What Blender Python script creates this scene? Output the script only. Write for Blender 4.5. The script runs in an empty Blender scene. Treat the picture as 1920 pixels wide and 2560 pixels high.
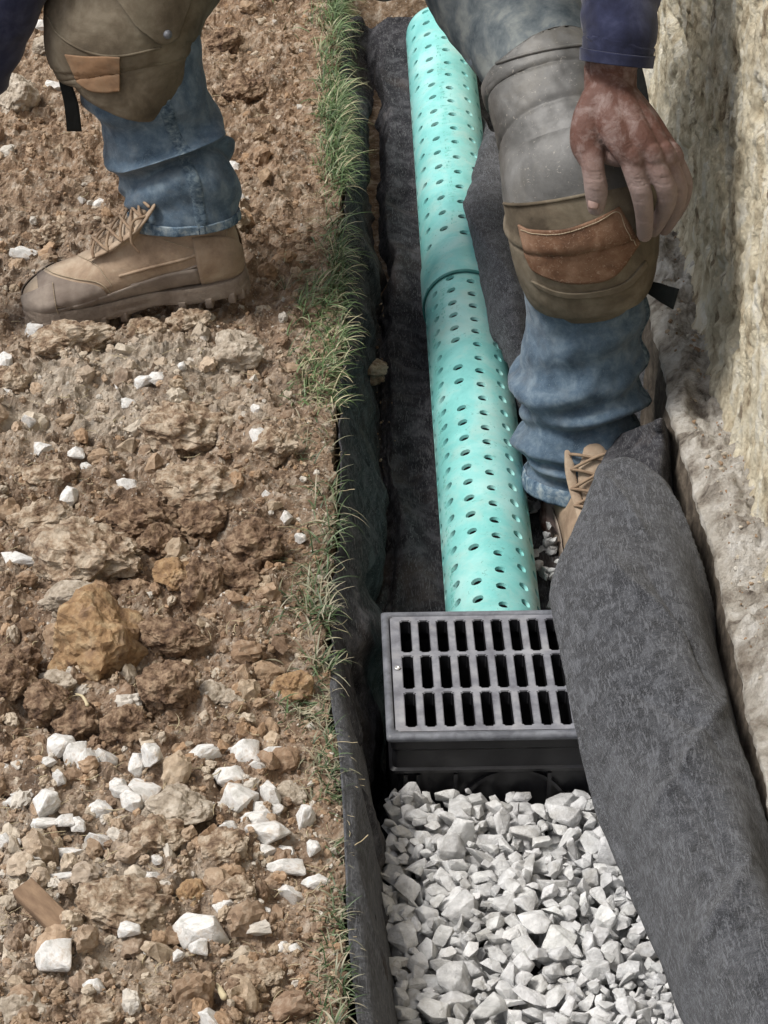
import bpy, bmesh, math, random
import numpy as np
from mathutils import Vector, Matrix, Euler

R = math.radians
random.seed(7); RNG = np.random.default_rng(7)
SC = bpy.context.scene
COL = SC.collection

# ------------------------------------------------------------------ camera
FPX = 5800.0                       # focal length in photo pixels (photo 1920 x 2560)
PITCH, YAW = 31.0, -0.68
cam_rot = Euler((R(90 - PITCH), 0, R(YAW)), 'XYZ').to_matrix()
def ray(px, py):
    return (cam_rot @ Vector(((px - 960) / FPX, (1280 - py) / FPX, -1.0)))
CAM = Vector((0, 0, -0.04)) - ray(1232, 1675) * 2.43
def U(px, py, z=None, Y=None):
    d = ray(px, py)
    t = (z - CAM.z) / d.z if z is not None else (Y - CAM.y) / d.y
    return CAM + d * t
def pxscale(p):                    # photo pixels per metre at a world point
    q = cam_rot.transposed() @ (Vector(p) - CAM)
    return FPX / -q.z
cam = bpy.data.cameras.new('camera')
cam.sensor_fit = 'VERTICAL'; cam.sensor_height = 36.0; cam.sensor_width = 27.0
cam.lens = FPX / 2560 * 36.0
cam.clip_start = 0.05; cam.clip_end = 500
camo = bpy.data.objects.new('camera', cam); COL.objects.link(camo)
camo.location = CAM; camo.rotation_euler = (R(90 - PITCH), 0, R(YAW))
SC.camera = camo

# ------------------------------------------------------------------ light
SUN_EL, SUN_AZ = 58.0, -104.0       # azimuth clockwise from +Y
w = bpy.data.worlds.new('World'); SC.world = w; w.use_nodes = True
nt = w.node_tree; nt.nodes.clear()
sky = nt.nodes.new('ShaderNodeTexSky'); sky.sky_type = 'NISHITA'; sky.sun_disc = False
sky.sun_elevation = R(SUN_EL); sky.sun_rotation = R(SUN_AZ); sky.dust_density = 3.0; sky.air_density = 1.0
hs = nt.nodes.new('ShaderNodeHueSaturation'); hs.inputs['Saturation'].default_value = 0.35
bgn = nt.nodes.new('ShaderNodeBackground'); bgn.inputs['Strength'].default_value = 0.125
wo = nt.nodes.new('ShaderNodeOutputWorld')
nt.links.new(sky.outputs[0], hs.inputs['Color']); nt.links.new(hs.outputs[0], bgn.inputs[0]); nt.links.new(bgn.outputs[0], wo.inputs[0])
sl = bpy.data.lights.new('sun', 'SUN'); sl.energy = 2.6; sl.angle = R(16); sl.color = (1.0, 0.96, 0.9)
so = bpy.data.objects.new('sun', sl); COL.objects.link(so)
sd = Vector((math.sin(R(SUN_AZ)) * math.cos(R(SUN_EL)), math.cos(R(SUN_AZ)) * math.cos(R(SUN_EL)) - 0.0, math.sin(R(SUN_EL))))
so.rotation_euler = sd.to_track_quat('Z', 'Y').to_euler()
SC.view_settings.view_transform = 'Standard'; SC.view_settings.look = 'None'
SC.view_settings.exposure = 0.28; SC.view_settings.gamma = 1.0

# ------------------------------------------------------------------ noise
def _hash(ix, iy, iz, seed):
    with np.errstate(over='ignore'):
        h = (ix.astype(np.uint32) * np.uint32(374761393) + iy.astype(np.uint32) * np.uint32(668265263)
             + iz.astype(np.uint32) * np.uint32(2147483647) + np.uint32((seed * 974711 + 13) & 0xffffffff))
        h = (h ^ (h >> np.uint32(13))) * np.uint32(1274126177)
        h = h ^ (h >> np.uint32(16))
    return (h & np.uint32(0xffffff)).astype(np.float64) / 0xffffff * 2 - 1
def vnoise(x, y, z=None, seed=0):
    x = np.asarray(x, float); y = np.asarray(y, float); z = np.zeros_like(x) if z is None else np.asarray(z, float)
    fx, fy, fz = np.floor(x), np.floor(y), np.floor(z)
    tx, ty, tz = x - fx, y - fy, z - fz
    tx, ty, tz = [t * t * (3 - 2 * t) for t in (tx, ty, tz)]
    ix, iy, iz = fx.astype(np.int64), fy.astype(np.int64), fz.astype(np.int64)
    r = 0
    for a in (0, 1):
        for b in (0, 1):
            for c in (0, 1):
                r = r + _hash(ix + a, iy + b, iz + c, seed) * (tx if a else 1 - tx) * (ty if b else 1 - ty) * (tz if c else 1 - tz)
    return r
def fbm(x, y, z=None, oct=4, seed=0, gain=0.5):
    a, f, s, r = 1.0, 1.0, 0.0, 0
    for o in range(oct):
        r = r + a * vnoise(np.asarray(x) * f, np.asarray(y) * f, None if z is None else np.asarray(z) * f, seed + o * 17)
        s += a; a *= gain; f *= 2.03
    return r / s

# ------------------------------------------------------------------ mesh helpers
def mesh_np(name, V, F, cols=None, smooth=True):
    V = np.asarray(V, np.float32).reshape(-1, 3); F = np.asarray(F, np.int32)
    k = F.shape[1]
    me = bpy.data.meshes.new(name)
    me.vertices.add(len(V)); me.vertices.foreach_set('co', V.ravel())
    me.loops.add(F.size); me.loops.foreach_set('vertex_index', F.ravel())
    me.polygons.add(len(F)); me.polygons.foreach_set('loop_start', np.arange(0, F.size, k, dtype=np.int32))
    me.polygons.foreach_set('loop_total', np.full(len(F), k, np.int32))
    me.polygons.foreach_set('use_smooth', np.full(len(F), smooth, bool))
    me.update(calc_edges=True)
    if cols is not None:
        ca = me.color_attributes.new('tint', 'FLOAT_COLOR', 'POINT')
        c4 = np.ones((len(V), 4), np.float32); c4[:, :3] = cols
        ca.data.foreach_set('color', c4.ravel())
    me.validate()
    return me
def mesh_py(name, V, F, smooth=True):
    me = bpy.data.meshes.new(name)
    me.from_pydata([tuple(v) for v in V], [], [tuple(f) for f in F]); me.update()
    if smooth:
        me.polygons.foreach_set('use_smooth', np.ones(len(me.polygons), bool))
    return me
def fixnorm(me):
    bm = bmesh.new(); bm.from_mesh(me); bmesh.ops.recalc_face_normals(bm, faces=bm.faces); bm.to_mesh(me); bm.free(); return me
def base_of(o):
    v = Vector((0, 0, 0))
    while o is not None:
        v += Vector(o.location); o = o.parent
    return v
def put(name, me, mat, parent=None, world=True):
    """link a mesh whose vertices are in world space (or local to the parent)"""
    o = bpy.data.objects.new(name, me); COL.objects.link(o)
    if mat is not None and not me.materials: me.materials.append(mat)
    if parent is not None:
        if world: me.transform(Matrix.Translation(-base_of(parent)))
        o.parent = parent
    return o
def tag(o, label=None, cat=None, group=None, kind=None):
    if label: o['label'] = label
    if cat: o['category'] = cat
    if group: o['group'] = group
    if kind: o['kind'] = kind
    return o
def empty(name, loc):
    o = bpy.data.objects.new(name, None); COL.objects.link(o); o.location = loc; o.empty_display_size = 0.05; return o
def origin_to(o, loc):             # move an unparented mesh's origin without moving the mesh
    o.data.transform(Matrix.Translation(-Vector(loc))); o.location = loc; return o
def spline(C, m):
    """Catmull-Rom resampling of control rows C (k, d) to m rows"""
    C = np.asarray(C, float); k = len(C)
    t = np.linspace(0, k - 1 - 1e-9, m); i = t.astype(int); f = (t - i)[:, None]
    g = lambda j: C[np.clip(j, 0, k - 1)]
    p0, p1, p2, p3 = g(i - 1), g(i), g(i + 1), g(i + 2)
    p0 = np.where((i == 0)[:, None], 2 * p1 - p2, p0); p3 = np.where((i == k - 2)[:, None], 2 * p2 - p1, p3)
    return 0.5 * (2 * p1 + (p2 - p0) * f + (2 * p0 - 5 * p1 + 4 * p2 - p3) * f ** 2 + (3 * p1 - p0 - 3 * p2 + p3) * f ** 3)
def grid_faces(m, n, wrap=False):
    i = np.arange(m - 1)[:, None]; nn = n if wrap else n - 1
    j = np.arange(nn)[None, :]; j2 = (j + 1) % n
    return np.stack([i * n + j, i * n + j2, (i + 1) * n + j2, (i + 1) * n + j], -1).reshape(-1, 4)
def surf(C, m, n):
    """C (r, c, 3) control net -> (m, n, 3)"""
    C = np.asarray(C, float); r, c, _ = C.shape
    A = spline(C.reshape(r, c * 3), m).reshape(m, c, 3)
    return np.stack([spline(A[i], n) for i in range(m)])
def frames(P, F0):
    T = np.gradient(P, axis=0); T /= np.linalg.norm(T, axis=1)[:, None]
    F = np.asarray(F0, float); F = np.broadcast_to(F, P.shape)
    F = F - (F * T).sum(1)[:, None] * T; F /= np.linalg.norm(F, axis=1)[:, None]
    return T, F, np.cross(T, F)
def loft(P, F0, a, b, n=48, phi=None, disp=None, power=1.0):
    """rings round path P: a across, b along the front direction F0; disp(s, phi) adds to the radius"""
    m = len(P); T, F, W = frames(P, F0)
    ph = np.linspace(0, 2 * np.pi, n, endpoint=False) if phi is None else np.linspace(phi[0], phi[1], n)
    s = np.concatenate([[0], np.cumsum(np.linalg.norm(np.diff(P, axis=0), axis=1))])
    a = np.broadcast_to(a, (m,)); b = np.broadcast_to(b, (m,))
    sn, cs = np.sin(ph), np.cos(ph)
    if power != 1.0:
        sn = np.sign(sn) * abs(sn) ** power; cs = np.sign(cs) * abs(cs) ** power
    rx = a[:, None] * sn[None]; ry = b[:, None] * cs[None]
    if disp is not None:
        S, PH = np.meshgrid(s, ph, indexing='ij'); d = disp(S, PH)
        rx = rx + d * np.sin(PH); ry = ry + d * np.cos(PH)
    return P[:, None] + W[:, None] * rx[..., None] + F[:, None] * ry[..., None]
def ring_mesh(name, G, wrap=True, caps=False, thick=None):
    m, n, _ = G.shape
    F = grid_faces(m, n, wrap).tolist()
    V = G.reshape(-1, 3).tolist()
    if caps and wrap:
        F.append(list(range(n))[::-1]); F.append(list(range((m - 1) * n, m * n)))
    me = mesh_py(name, V, F)
    return fixnorm(me)
def solidify(me, t, offset=-1):
    o = bpy.data.objects.new('tmp', me); COL.objects.link(o)
    md = o.modifiers.new('s', 'SOLIDIFY'); md.thickness = t; md.offset = offset
    return bake(o)
def bake(o):
    dg = bpy.context.evaluated_depsgraph_get(); dg.update()
    me = bpy.data.meshes.new_from_object(o.evaluated_get(dg)); nm = o.data.name
    bpy.data.objects.remove(o); me.name = nm
    me.polygons.foreach_set('use_smooth', np.ones(len(me.polygons), bool)); return me
def remesh(name, parts, voxel, smooth=3, dec=None):
    V, F = [], []
    for v, f in parts:
        k = len(V); V += [tuple(x) for x in v]; F += [[i + k for i in q] for q in f]
    me = mesh_py(name, V, F); fixnorm(me)
    o = bpy.data.objects.new('tmp', me); COL.objects.link(o)
    md = o.modifiers.new('r', 'REMESH'); md.mode = 'VOXEL'; md.voxel_size = voxel; md.use_smooth_shade = True
    if smooth:
        sm = o.modifiers.new('sm', 'SMOOTH'); sm.iterations = smooth; sm.factor = 0.5
    out = bake(o); out.name = name; return out
def tube(pts, rad, n=14, steps=5, flat=None, F0=(0, -1, 0.001)):
    """closed round-ended tube (verts, faces) through pts with radii"""
    pts = np.asarray([tuple(p) for p in pts], float); rad = np.asarray(rad, float)
    m = (len(pts) - 1) * steps + 1
    D = spline(np.c_[pts, rad], m); P, r = D[:, :3], np.maximum(D[:, 3], 1e-4)
    t0 = P[1] - P[0]; t0 /= np.linalg.norm(t0); t1 = P[-1] - P[-2]; t1 /= np.linalg.norm(t1)
    h = [(1.0, 0.05), (0.8, 0.6), (0.5, 0.87)]
    A = [P[0] - t0 * r[0] * k for k, q in h]; B = [P[-1] + t1 * r[-1] * k for k, q in h[::-1]]
    P2 = np.r_[A, P, B]; r2 = np.r_[[r[0] * q for k, q in h], r, [r[-1] * q for k, q in h[::-1]]]
    T = np.gradient(P, axis=0); T = np.r_[[t0] * 3, T, [t1] * 3]; T /= np.linalg.norm(T, axis=1)[:, None]
    F = np.broadcast_to(np.asarray(F0, float), P2.shape); F = F - (F * T).sum(1)[:, None] * T
    nr = np.linalg.norm(F, axis=1)[:, None]; F = F / np.maximum(nr, 1e-6); W = np.cross(T, F)
    ph = np.linspace(0, 2 * np.pi, n, endpoint=False)
    fl = 1.0 if flat is None else flat
    G = P2[:, None] + r2[:, None, None] * (W[:, None] * np.sin(ph)[None, :, None] + F[:, None] * np.cos(ph)[None, :, None] * fl)
    k = len(P2); fs = grid_faces(k, n, True).tolist() + [list(range(n))[::-1], list(range((k - 1) * n, k * n))]
    return G.reshape(-1, 3), fs
def join_parts(name, parts):
    V, F = [], []
    for v, f in parts:
        k = len(V); V += [tuple(x) for x in v]; F += [[i + k for i in q] for q in f]
    return fixnorm(mesh_py(name, V, F))
def box(c, s, rot=None):
    c = Vector(c); out = []
    for i in (-1, 1):
        for j in (-1, 1):
            for k in (-1, 1):
                v = Vector((i * s[0] / 2, j * s[1] / 2, k * s[2] / 2))
                if rot is not None: v = rot @ v
                out.append(tuple(c + v))
    return out, [[0, 1, 3, 2], [4, 6, 7, 5], [0, 4, 5, 1], [2, 3, 7, 6], [0, 2, 6, 4], [1, 5, 7, 3]]
def bevel_mesh(me, wdt, seg=2):
    bm = bmesh.new(); bm.from_mesh(me)
    bmesh.ops.remove_doubles(bm, verts=bm.verts, dist=1e-6)
    es = [e for e in bm.edges if len(e.link_faces) == 2 and e.calc_face_angle(0) > 0.5]
    bmesh.ops.bevel(bm, geom=es, offset=wdt, segments=seg, affect='EDGES', profile=0.5, clamp_overlap=True)
    bm.to_mesh(me); bm.free(); return me

# ------------------------------------------------------------------ materials
def mat(name, stops, scale=20, detail=8, rough=0.85, bump=0.4, bscale=None, bdist=0.003, stretch=(1, 1, 1), tint=None,
        fleck=None, dust=None, dscale=8, metallic=0, sheen=0, dist=0.3, spec=0.4, attr_mix=None, bump2=None, sss=0):
    m = bpy.data.materials.new(name); m.use_nodes = True; n = m.node_tree; L = n.links
    bs = n.nodes['Principled BSDF']
    tc = n.nodes.new('ShaderNodeTexCoord'); mp = n.nodes.new('ShaderNodeMapping'); mp.inputs['Scale'].default_value = stretch
    L.new(tc.outputs['Object'], mp.inputs['Vector'])
    def noise(sc, det, r=0.6, d=0.0):
        q = n.nodes.new('ShaderNodeTexNoise'); q.inputs['Scale'].default_value = sc; q.inputs['Detail'].default_value = det
        q.inputs['Roughness'].default_value = r; q.inputs['Distortion'].default_value = d
        L.new(mp.outputs[0], q.inputs['Vector']); return q
    def mix(f, a, b, mode='MIX'):
        q = n.nodes.new('ShaderNodeMix'); q.data_type = 'RGBA'; q.blend_type = mode
        for s, v in ((q.inputs[0], f), (q.inputs[6], a), (q.inputs[7], b)):
            if isinstance(v, bpy.types.NodeSocket): L.new(v, s)
            elif isinstance(v, (int, float)): s.default_value = v
            else: s.default_value = (*v, 1)
        return q.outputs[2]
    def ramp(src, stops, interp='LINEAR'):
        q = n.nodes.new('ShaderNodeValToRGB'); q.color_ramp.interpolation = interp
        el = q.color_ramp.elements
        while len(el) < len(stops): el.new(0.5)
        for e, (p, c) in zip(el, stops):
            e.position = p; e.color = (*c, 1) if not isinstance(c, (int, float)) else (c, c, c, 1)
        L.new(src, q.inputs[0]); return q.outputs[0]
    n1 = noise(scale, detail, 0.65, dist)
    col = ramp(n1.outputs['Fac'], stops)
    if tint:                                     # per-piece colour attribute
        at = n.nodes.new('ShaderNodeAttribute'); at.attribute_name = 'tint'
        col = mix(tint, col, at.outputs['Color'])
    if tint == 0.999: pass
    if dust:                                     # (colour, amount threshold lo, hi, max)
        c, lo, hi, mx = dust
        nd = noise(dscale, 6, 0.7, 0.4)
        f = ramp(nd.outputs['Fac'], [(lo, 0.0), (hi, mx)])
        col = mix(f, col, c)
    if fleck:                                    # (colour, scale, threshold[, fibre stretch])
        c, fs, th = fleck[:3]
        nf = noise(fs, 3, 0.6, 1.5)
        if len(fleck) > 3:
            m2 = n.nodes.new('ShaderNodeMapping'); m2.inputs['Rotation'].default_value = (0.3, 0.2, 0.9); m2.inputs['Scale'].default_value = (1, fleck[3], 1)
            L.new(tc.outputs['Object'], m2.inputs['Vector']); L.new(m2.outputs[0], nf.inputs['Vector'])
        f = ramp(nf.outputs['Fac'], [(th, 0.0), (th + 0.05, 0.75)])
        col = mix(f, col, c)
    L.new(col, bs.inputs['Base Color'])
    bs.inputs['Roughness'].default_value = rough; bs.inputs['Metallic'].default_value = metallic
    bs.inputs['Specular IOR Level'].default_value = spec
    if sheen: bs.inputs['Sheen Weight'].default_value = sheen; bs.inputs['Sheen Roughness'].default_value = 0.5
    if sss: bs.inputs['Subsurface Weight'].default_value = sss; bs.inputs['Subsurface Radius'].default_value = (0.01, 0.004, 0.002); bs.inputs['Subsurface Scale'].default_value = 0.3
    if bump:
        nb = noise(bscale or scale * 4, 8, 0.7, 0.2)
        b = n.nodes.new('ShaderNodeBump'); b.inputs['Strength'].default_value = bump; b.inputs['Distance'].default_value = bdist
        L.new(nb.outputs['Fac'], b.inputs['Height']); last = b
        if bump2:
            nb2 = noise(bump2[0], 4, 0.6, 0.5); b2 = n.nodes.new('ShaderNodeBump'); b2.inputs['Strength'].default_value = bump2[1]; b2.inputs['Distance'].default_value = bump2[2]
            L.new(nb2.outputs['Fac'], b2.inputs['Height']); L.new(b.outputs[0], b2.inputs['Normal']); last = b2
        L.new(last.outputs[0], bs.inputs['Normal'])
    m.diffuse_color = (*[x for x in (stops[len(stops) // 2][1] if not isinstance(stops[0][1], (int, float)) else (0.5,) * 3)], 1)
    return m
M = {}
M['dirt'] = mat('dirt', [(0.36, (0.06, 0.036, 0.023)), (0.45, (0.21, 0.14, 0.088)), (0.53, (0.39, 0.29, 0.205)), (0.63, (0.64, 0.56, 0.46))], 48, 14, 0.95, 1.0, 190, 0.005, tint=0.5,
                fleck=((0.5, 0.46, 0.4), 210, 0.61), bump2=(60, 0.8, 0.008))
M['crumb'] = mat('crumb', [(0.36, (0.10, 0.06, 0.035)), (0.5, (0.31, 0.215, 0.14)), (0.63, (0.60, 0.5, 0.39))], 110, 8, 0.95, 0.8, 300, 0.002, tint=0.7)
M['clod'] = mat('clod', [(0.37, (0.13, 0.08, 0.05)), (0.48, (0.34, 0.245, 0.165)), (0.61, (0.6, 0.5, 0.385))], 70, 12, 0.95, 1.0, 260, 0.004, dust=((0.5, 0.43, 0.34), 0.48, 0.66, 0.8), dscale=38, bump2=(110, 0.6, 0.005))
M['ochre'] = mat('ochre_clod', [(0.34, (0.17, 0.10, 0.055)), (0.5, (0.33, 0.21, 0.11)), (0.64, (0.45, 0.33, 0.2))], 50, 12, 0.95, 0.9, 240, 0.003, dust=((0.2, 0.13, 0.09), 0.5, 0.65, 0.8), dscale=28, bump2=(90, 0.5, 0.004))
M['darkclod'] = mat('dark_clod', [(0.37, (0.07, 0.04, 0.025)), (0.48, (0.19, 0.12, 0.075)), (0.61, (0.38, 0.27, 0.18))], 80, 12, 0.95, 1.0, 260, 0.004, dust=((0.34, 0.26, 0.18), 0.52, 0.66, 0.7), dscale=42, bump2=(110, 0.6, 0.005))
M['greyrock'] = mat('grey_rock', [(0.34, (0.22, 0.18, 0.135)), (0.48, (0.40, 0.34, 0.27)), (0.64, (0.56, 0.5, 0.42))], 60, 12, 0.95, 0.9, 250, 0.003, dust=((0.22, 0.14, 0.09), 0.55, 0.7, 0.8), dscale=34)
M['white'] = mat('limestone_loose', [(0.34, (0.46, 0.45, 0.42)), (0.48, (0.68, 0.67, 0.65)), (0.7, (0.8, 0.79, 0.77))], 1.5, 9, 0.9, 0.6, 6, 0.0022, dust=((0.40, 0.31, 0.22), 0.5, 0.68, 0.75), dscale=1.4)
M['gravel'] = mat('limestone_gravel', [(0.37, (0.40, 0.405, 0.41)), (0.5, (0.66, 0.665, 0.67)), (0.61, (0.85, 0.855, 0.86))], 60, 12, 0.95, 0.9, 260, 0.003, tint=0.4, dust=((0.34, 0.32, 0.285), 0.5, 0.68, 0.6), dscale=34)
M['felt'] = mat('dark_felt', [(0.36, (0.016, 0.016, 0.019)), (0.5, (0.036, 0.036, 0.041)), (0.64, (0.085, 0.085, 0.093))], 38, 12, 1.0, 0.8, 700, 0.0012, sheen=0.03,
                fleck=((0.12, 0.12, 0.125), 420, 0.55, 0.13), dust=((0.10, 0.08, 0.068), 0.5, 0.72, 0.7), dscale=7, spec=0.1)
M['greyfelt'] = mat('grey_felt', [(0.36, (0.014, 0.0148, 0.018)), (0.5, (0.034, 0.036, 0.042)), (0.64, (0.08, 0.084, 0.095))], 60, 15, 1.0, 1.0, 420, 0.003, sheen=0.2, dist=0.8,
                fleck=((0.135, 0.14, 0.155), 420, 0.535, 0.13), dust=((0.085, 0.09, 0.102), 0.5, 0.7, 0.45), dscale=14, spec=0.1)
M['pipe'] = mat('aqua_pvc', [(0.32, (0.16, 0.49, 0.47)), (0.5, (0.23, 0.60, 0.575)), (0.66, (0.38, 0.69, 0.665))], 12, 8, 0.38, 0.15, 90, 0.0008, dust=((0.42, 0.6, 0.55), 0.48, 0.72, 0.7), dscale=20, spec=0.5,
                fleck=((0.13, 0.34, 0.3), 130, 0.635))
M['print'] = mat('pipe_print', [(0.3, (0.1, 0.3, 0.28)), (0.7, (0.18, 0.42, 0.39))], 200, 4, 0.6, 0, dust=((0.2, 0.6, 0.52), 0.42, 0.56, 1.0), dscale=180)
M['gasket'] = mat('gasket', [(0.3, (0.03, 0.16, 0.15)), (0.7, (0.06, 0.24, 0.22))], 60, 4, 0.6, 0.2)
M['blackpl'] = mat('black_plastic', [(0.3, (0.008, 0.008, 0.009)), (0.7, (0.022, 0.022, 0.025))], 30, 6, 0.3, 0.3, 120, 0.0008, dust=((0.06, 0.06, 0.065), 0.55, 0.8, 0.5), dscale=22)
M['grate'] = mat('dusty_black_plastic', [(0.34, (0.13, 0.13, 0.15)), (0.5, (0.21, 0.215, 0.24)), (0.66, (0.31, 0.315, 0.34))], 40, 9, 0.5, 0.3, 200, 0.0006, dust=((0.34, 0.335, 0.34), 0.5, 0.78, 0.75), dscale=28)
M['rim'] = mat('rim_plastic', [(0.35, (0.09, 0.095, 0.11)), (0.65, (0.20, 0.21, 0.235))], 60, 8, 0.45, 0.3, 200, 0.0006)
M['steel'] = mat('zinc_screw', [(0.3, (0.6, 0.6, 0.6)), (0.7, (0.8, 0.8, 0.8))], 60, 4, 0.35, 0, metallic=0.7)
M['denim'] = mat('denim', [(0.33, (0.045, 0.073, 0.108)), (0.5, (0.085, 0.128, 0.178)), (0.67, (0.17, 0.225, 0.275))], 42, 14, 0.95, 0.5, 900, 0.0009, dust=((0.19, 0.2, 0.2), 0.5, 0.78, 0.45), dscale=22, sheen=0.15, spec=0.15, bump2=(60, 0.25, 0.004), fleck=((0.15, 0.2, 0.24), 520, 0.58))
M['denimhem'] = mat('denim_hem', [(0.36, (0.05, 0.085, 0.13)), (0.5, (0.14, 0.2, 0.26)), (0.66, (0.33, 0.38, 0.4))], 90, 8, 0.95, 0.5, 900, 0.0009, spec=0.15)
M['denimthigh'] = mat('dusty_denim', [(0.35, (0.07, 0.09, 0.105)), (0.5, (0.135, 0.155, 0.165)), (0.64, (0.22, 0.24, 0.235))], 30, 14, 0.95, 0.4, 900, 0.0009, spec=0.15)
M['denimseam'] = mat('denim_seam', [(0.36, (0.04, 0.062, 0.09)), (0.5, (0.095, 0.135, 0.175)), (0.64, (0.19, 0.24, 0.27))], 120, 8, 0.95, 0.6, 900, 0.001, spec=0.15, stretch=(1, 1, 1.6))
M['shirt'] = mat('navy_jersey', [(0.34, (0.009, 0.011, 0.03)), (0.5, (0.018, 0.022, 0.054)), (0.66, (0.042, 0.048, 0.095))], 22, 8, 0.9, 0.4, 500, 0.001, sheen=0.2, spec=0.2)
M['skin'] = mat('dusty_skin', [(0.38, (0.05, 0.023, 0.018)), (0.5, (0.095, 0.046, 0.036)), (0.62, (0.165, 0.10, 0.085))], 24, 8, 0.62, 0.4, 420, 0.0010, tint=0.72, dust=((0.30, 0.235, 0.22), 0.47, 0.66, 0.6), dscale=42, spec=0.25, sss=0.03, bump2=(110, 0.6, 0.0025))
M['skindust'] = mat('fingers_dust', [(0.3, (0.15, 0.10, 0.09)), (0.7, (0.3, 0.23, 0.21))], 40, 8, 0.8, 0.35, 320, 0.0009, spec=0.2)
M['nail'] = mat('nail', [(0.3, (0.27, 0.18, 0.155)), (0.7, (0.34, 0.24, 0.21))], 40, 4, 0.45, 0.0)
M['padgrey'] = mat('pad_vinyl', [(0.34, (0.07, 0.069, 0.066)), (0.5, (0.122, 0.121, 0.117)), (0.66, (0.2, 0.2, 0.196))], 13, 12, 0.5, 0.35, 200, 0.0012, dust=((0.155, 0.14, 0.112), 0.48, 0.7, 0.6), dscale=9, spec=0.45, fleck=((0.3, 0.28, 0.25), 170, 0.64))
M['padbrown'] = mat('pad_suede', [(0.34, (0.062, 0.048, 0.032)), (0.5, (0.125, 0.1, 0.069)), (0.66, (0.215, 0.182, 0.135))], 15, 12, 0.9, 0.4, 260, 0.0012, dust=((0.2, 0.18, 0.13), 0.5, 0.75, 0.5), dscale=10)
M['leather'] = mat('tan_leather', [(0.34, (0.08, 0.037, 0.02)), (0.5, (0.145, 0.073, 0.04)), (0.66, (0.235, 0.14, 0.09))], 26, 12, 0.8, 0.5, 260, 0.0012, dust=((0.3, 0.2, 0.13), 0.48, 0.75, 0.5), dscale=20, fleck=((0.30, 0.21, 0.15), 240, 0.6))
M['leatherpale'] = mat('faded_leather', [(0.3, (0.17, 0.1, 0.06)), (0.5, (0.27, 0.16, 0.09)), (0.72, (0.34, 0.22, 0.14))], 20, 12, 0.9, 0.4, 260, 0.0012, dust=((0.24, 0.19, 0.13), 0.45, 0.7, 0.6), dscale=14)
M['strap'] = mat('black_webbing', [(0.3, (0.006, 0.007, 0.007)), (0.7, (0.015, 0.017, 0.016))], 90, 4, 0.9, 0.6, 600, 0.001)
M['boot'] = mat('tan_nubuck', [(0.3, (0.17, 0.115, 0.078)), (0.5, (0.34, 0.25, 0.175)), (0.68, (0.52, 0.425, 0.32))], 15, 12, 0.85, 0.5, 130, 0.002, dust=((0.36, 0.3, 0.235), 0.45, 0.75, 0.6), dscale=12, bump2=(38, 0.3, 0.005))
M['bootgrey'] = mat('dusty_toe_rubber', [(0.3, (0.15, 0.115, 0.095)), (0.5, (0.22, 0.18, 0.15)), (0.72, (0.33, 0.28, 0.235))], 24, 10, 0.85, 0.4, 200, 0.0012)
M['sole'] = mat('muddy_sole', [(0.3, (0.12, 0.09, 0.07)), (0.5, (0.22, 0.175, 0.14)), (0.72, (0.32, 0.27, 0.22))], 26, 10, 0.95, 0.8, 140, 0.003)
M['lace'] = mat('tan_lace', [(0.3, (0.2, 0.13, 0.085)), (0.7, (0.34, 0.25, 0.17))], 90, 6, 0.9, 0.6, 500, 0.001)
M['stitch'] = mat('pale_thread', [(0.3, (0.3, 0.24, 0.16)), (0.7, (0.42, 0.34, 0.25))], 90, 4, 0.9, 0.3)
M['footing'] = mat('rough_concrete', [(0.35, (0.13, 0.105, 0.085)), (0.44, (0.36, 0.32, 0.27)), (0.53, (0.56, 0.52, 0.46)), (0.64, (0.74, 0.71, 0.66))], 24, 15, 0.95, 1.0, 210, 0.008, dust=((0.16, 0.12, 0.085), 0.56, 0.7, 0.75), dscale=9, bump2=(40, 0.6, 0.01))
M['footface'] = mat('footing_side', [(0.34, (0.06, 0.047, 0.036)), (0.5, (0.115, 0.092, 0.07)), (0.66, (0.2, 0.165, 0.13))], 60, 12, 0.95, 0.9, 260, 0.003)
M['wall'] = mat('sandy_parging', [(0.34, (0.26, 0.20, 0.13)), (0.41, (0.58, 0.49, 0.34)), (0.52, (0.82, 0.74, 0.56)), (0.65, (0.88, 0.84, 0.73))], 20, 15, 0.95, 1.0, 200, 0.008, stretch=(1, 1.3, 0.75), dust=((0.17, 0.12, 0.07), 0.60, 0.67, 0.85), dscale=14, bump2=(50, 0.6, 0.008))
M['grass'] = mat('grass', [(0.3, (0.045, 0.08, 0.025)), (0.7, (0.12, 0.15, 0.06))], 20, 2, 0.5, 0, tint=0.85, spec=0.4)
M['wood'] = mat('wood_shard', [(0.3, (0.13, 0.08, 0.05)), (0.7, (0.28, 0.19, 0.12))], 30, 8, 0.9, 0.6, 90, 0.002, stretch=(1, 4, 1))
M['straw'] = mat('dry_straw', [(0.3, (0.4, 0.33, 0.2)), (0.7, (0.55, 0.48, 0.32))], 60, 4, 0.8, 0.2)
M['hair'] = mat('hair', [(0.3, (0.01, 0.008, 0.007)), (0.7, (0.03, 0.025, 0.02))], 90, 4, 0.7, 0.6)

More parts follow.
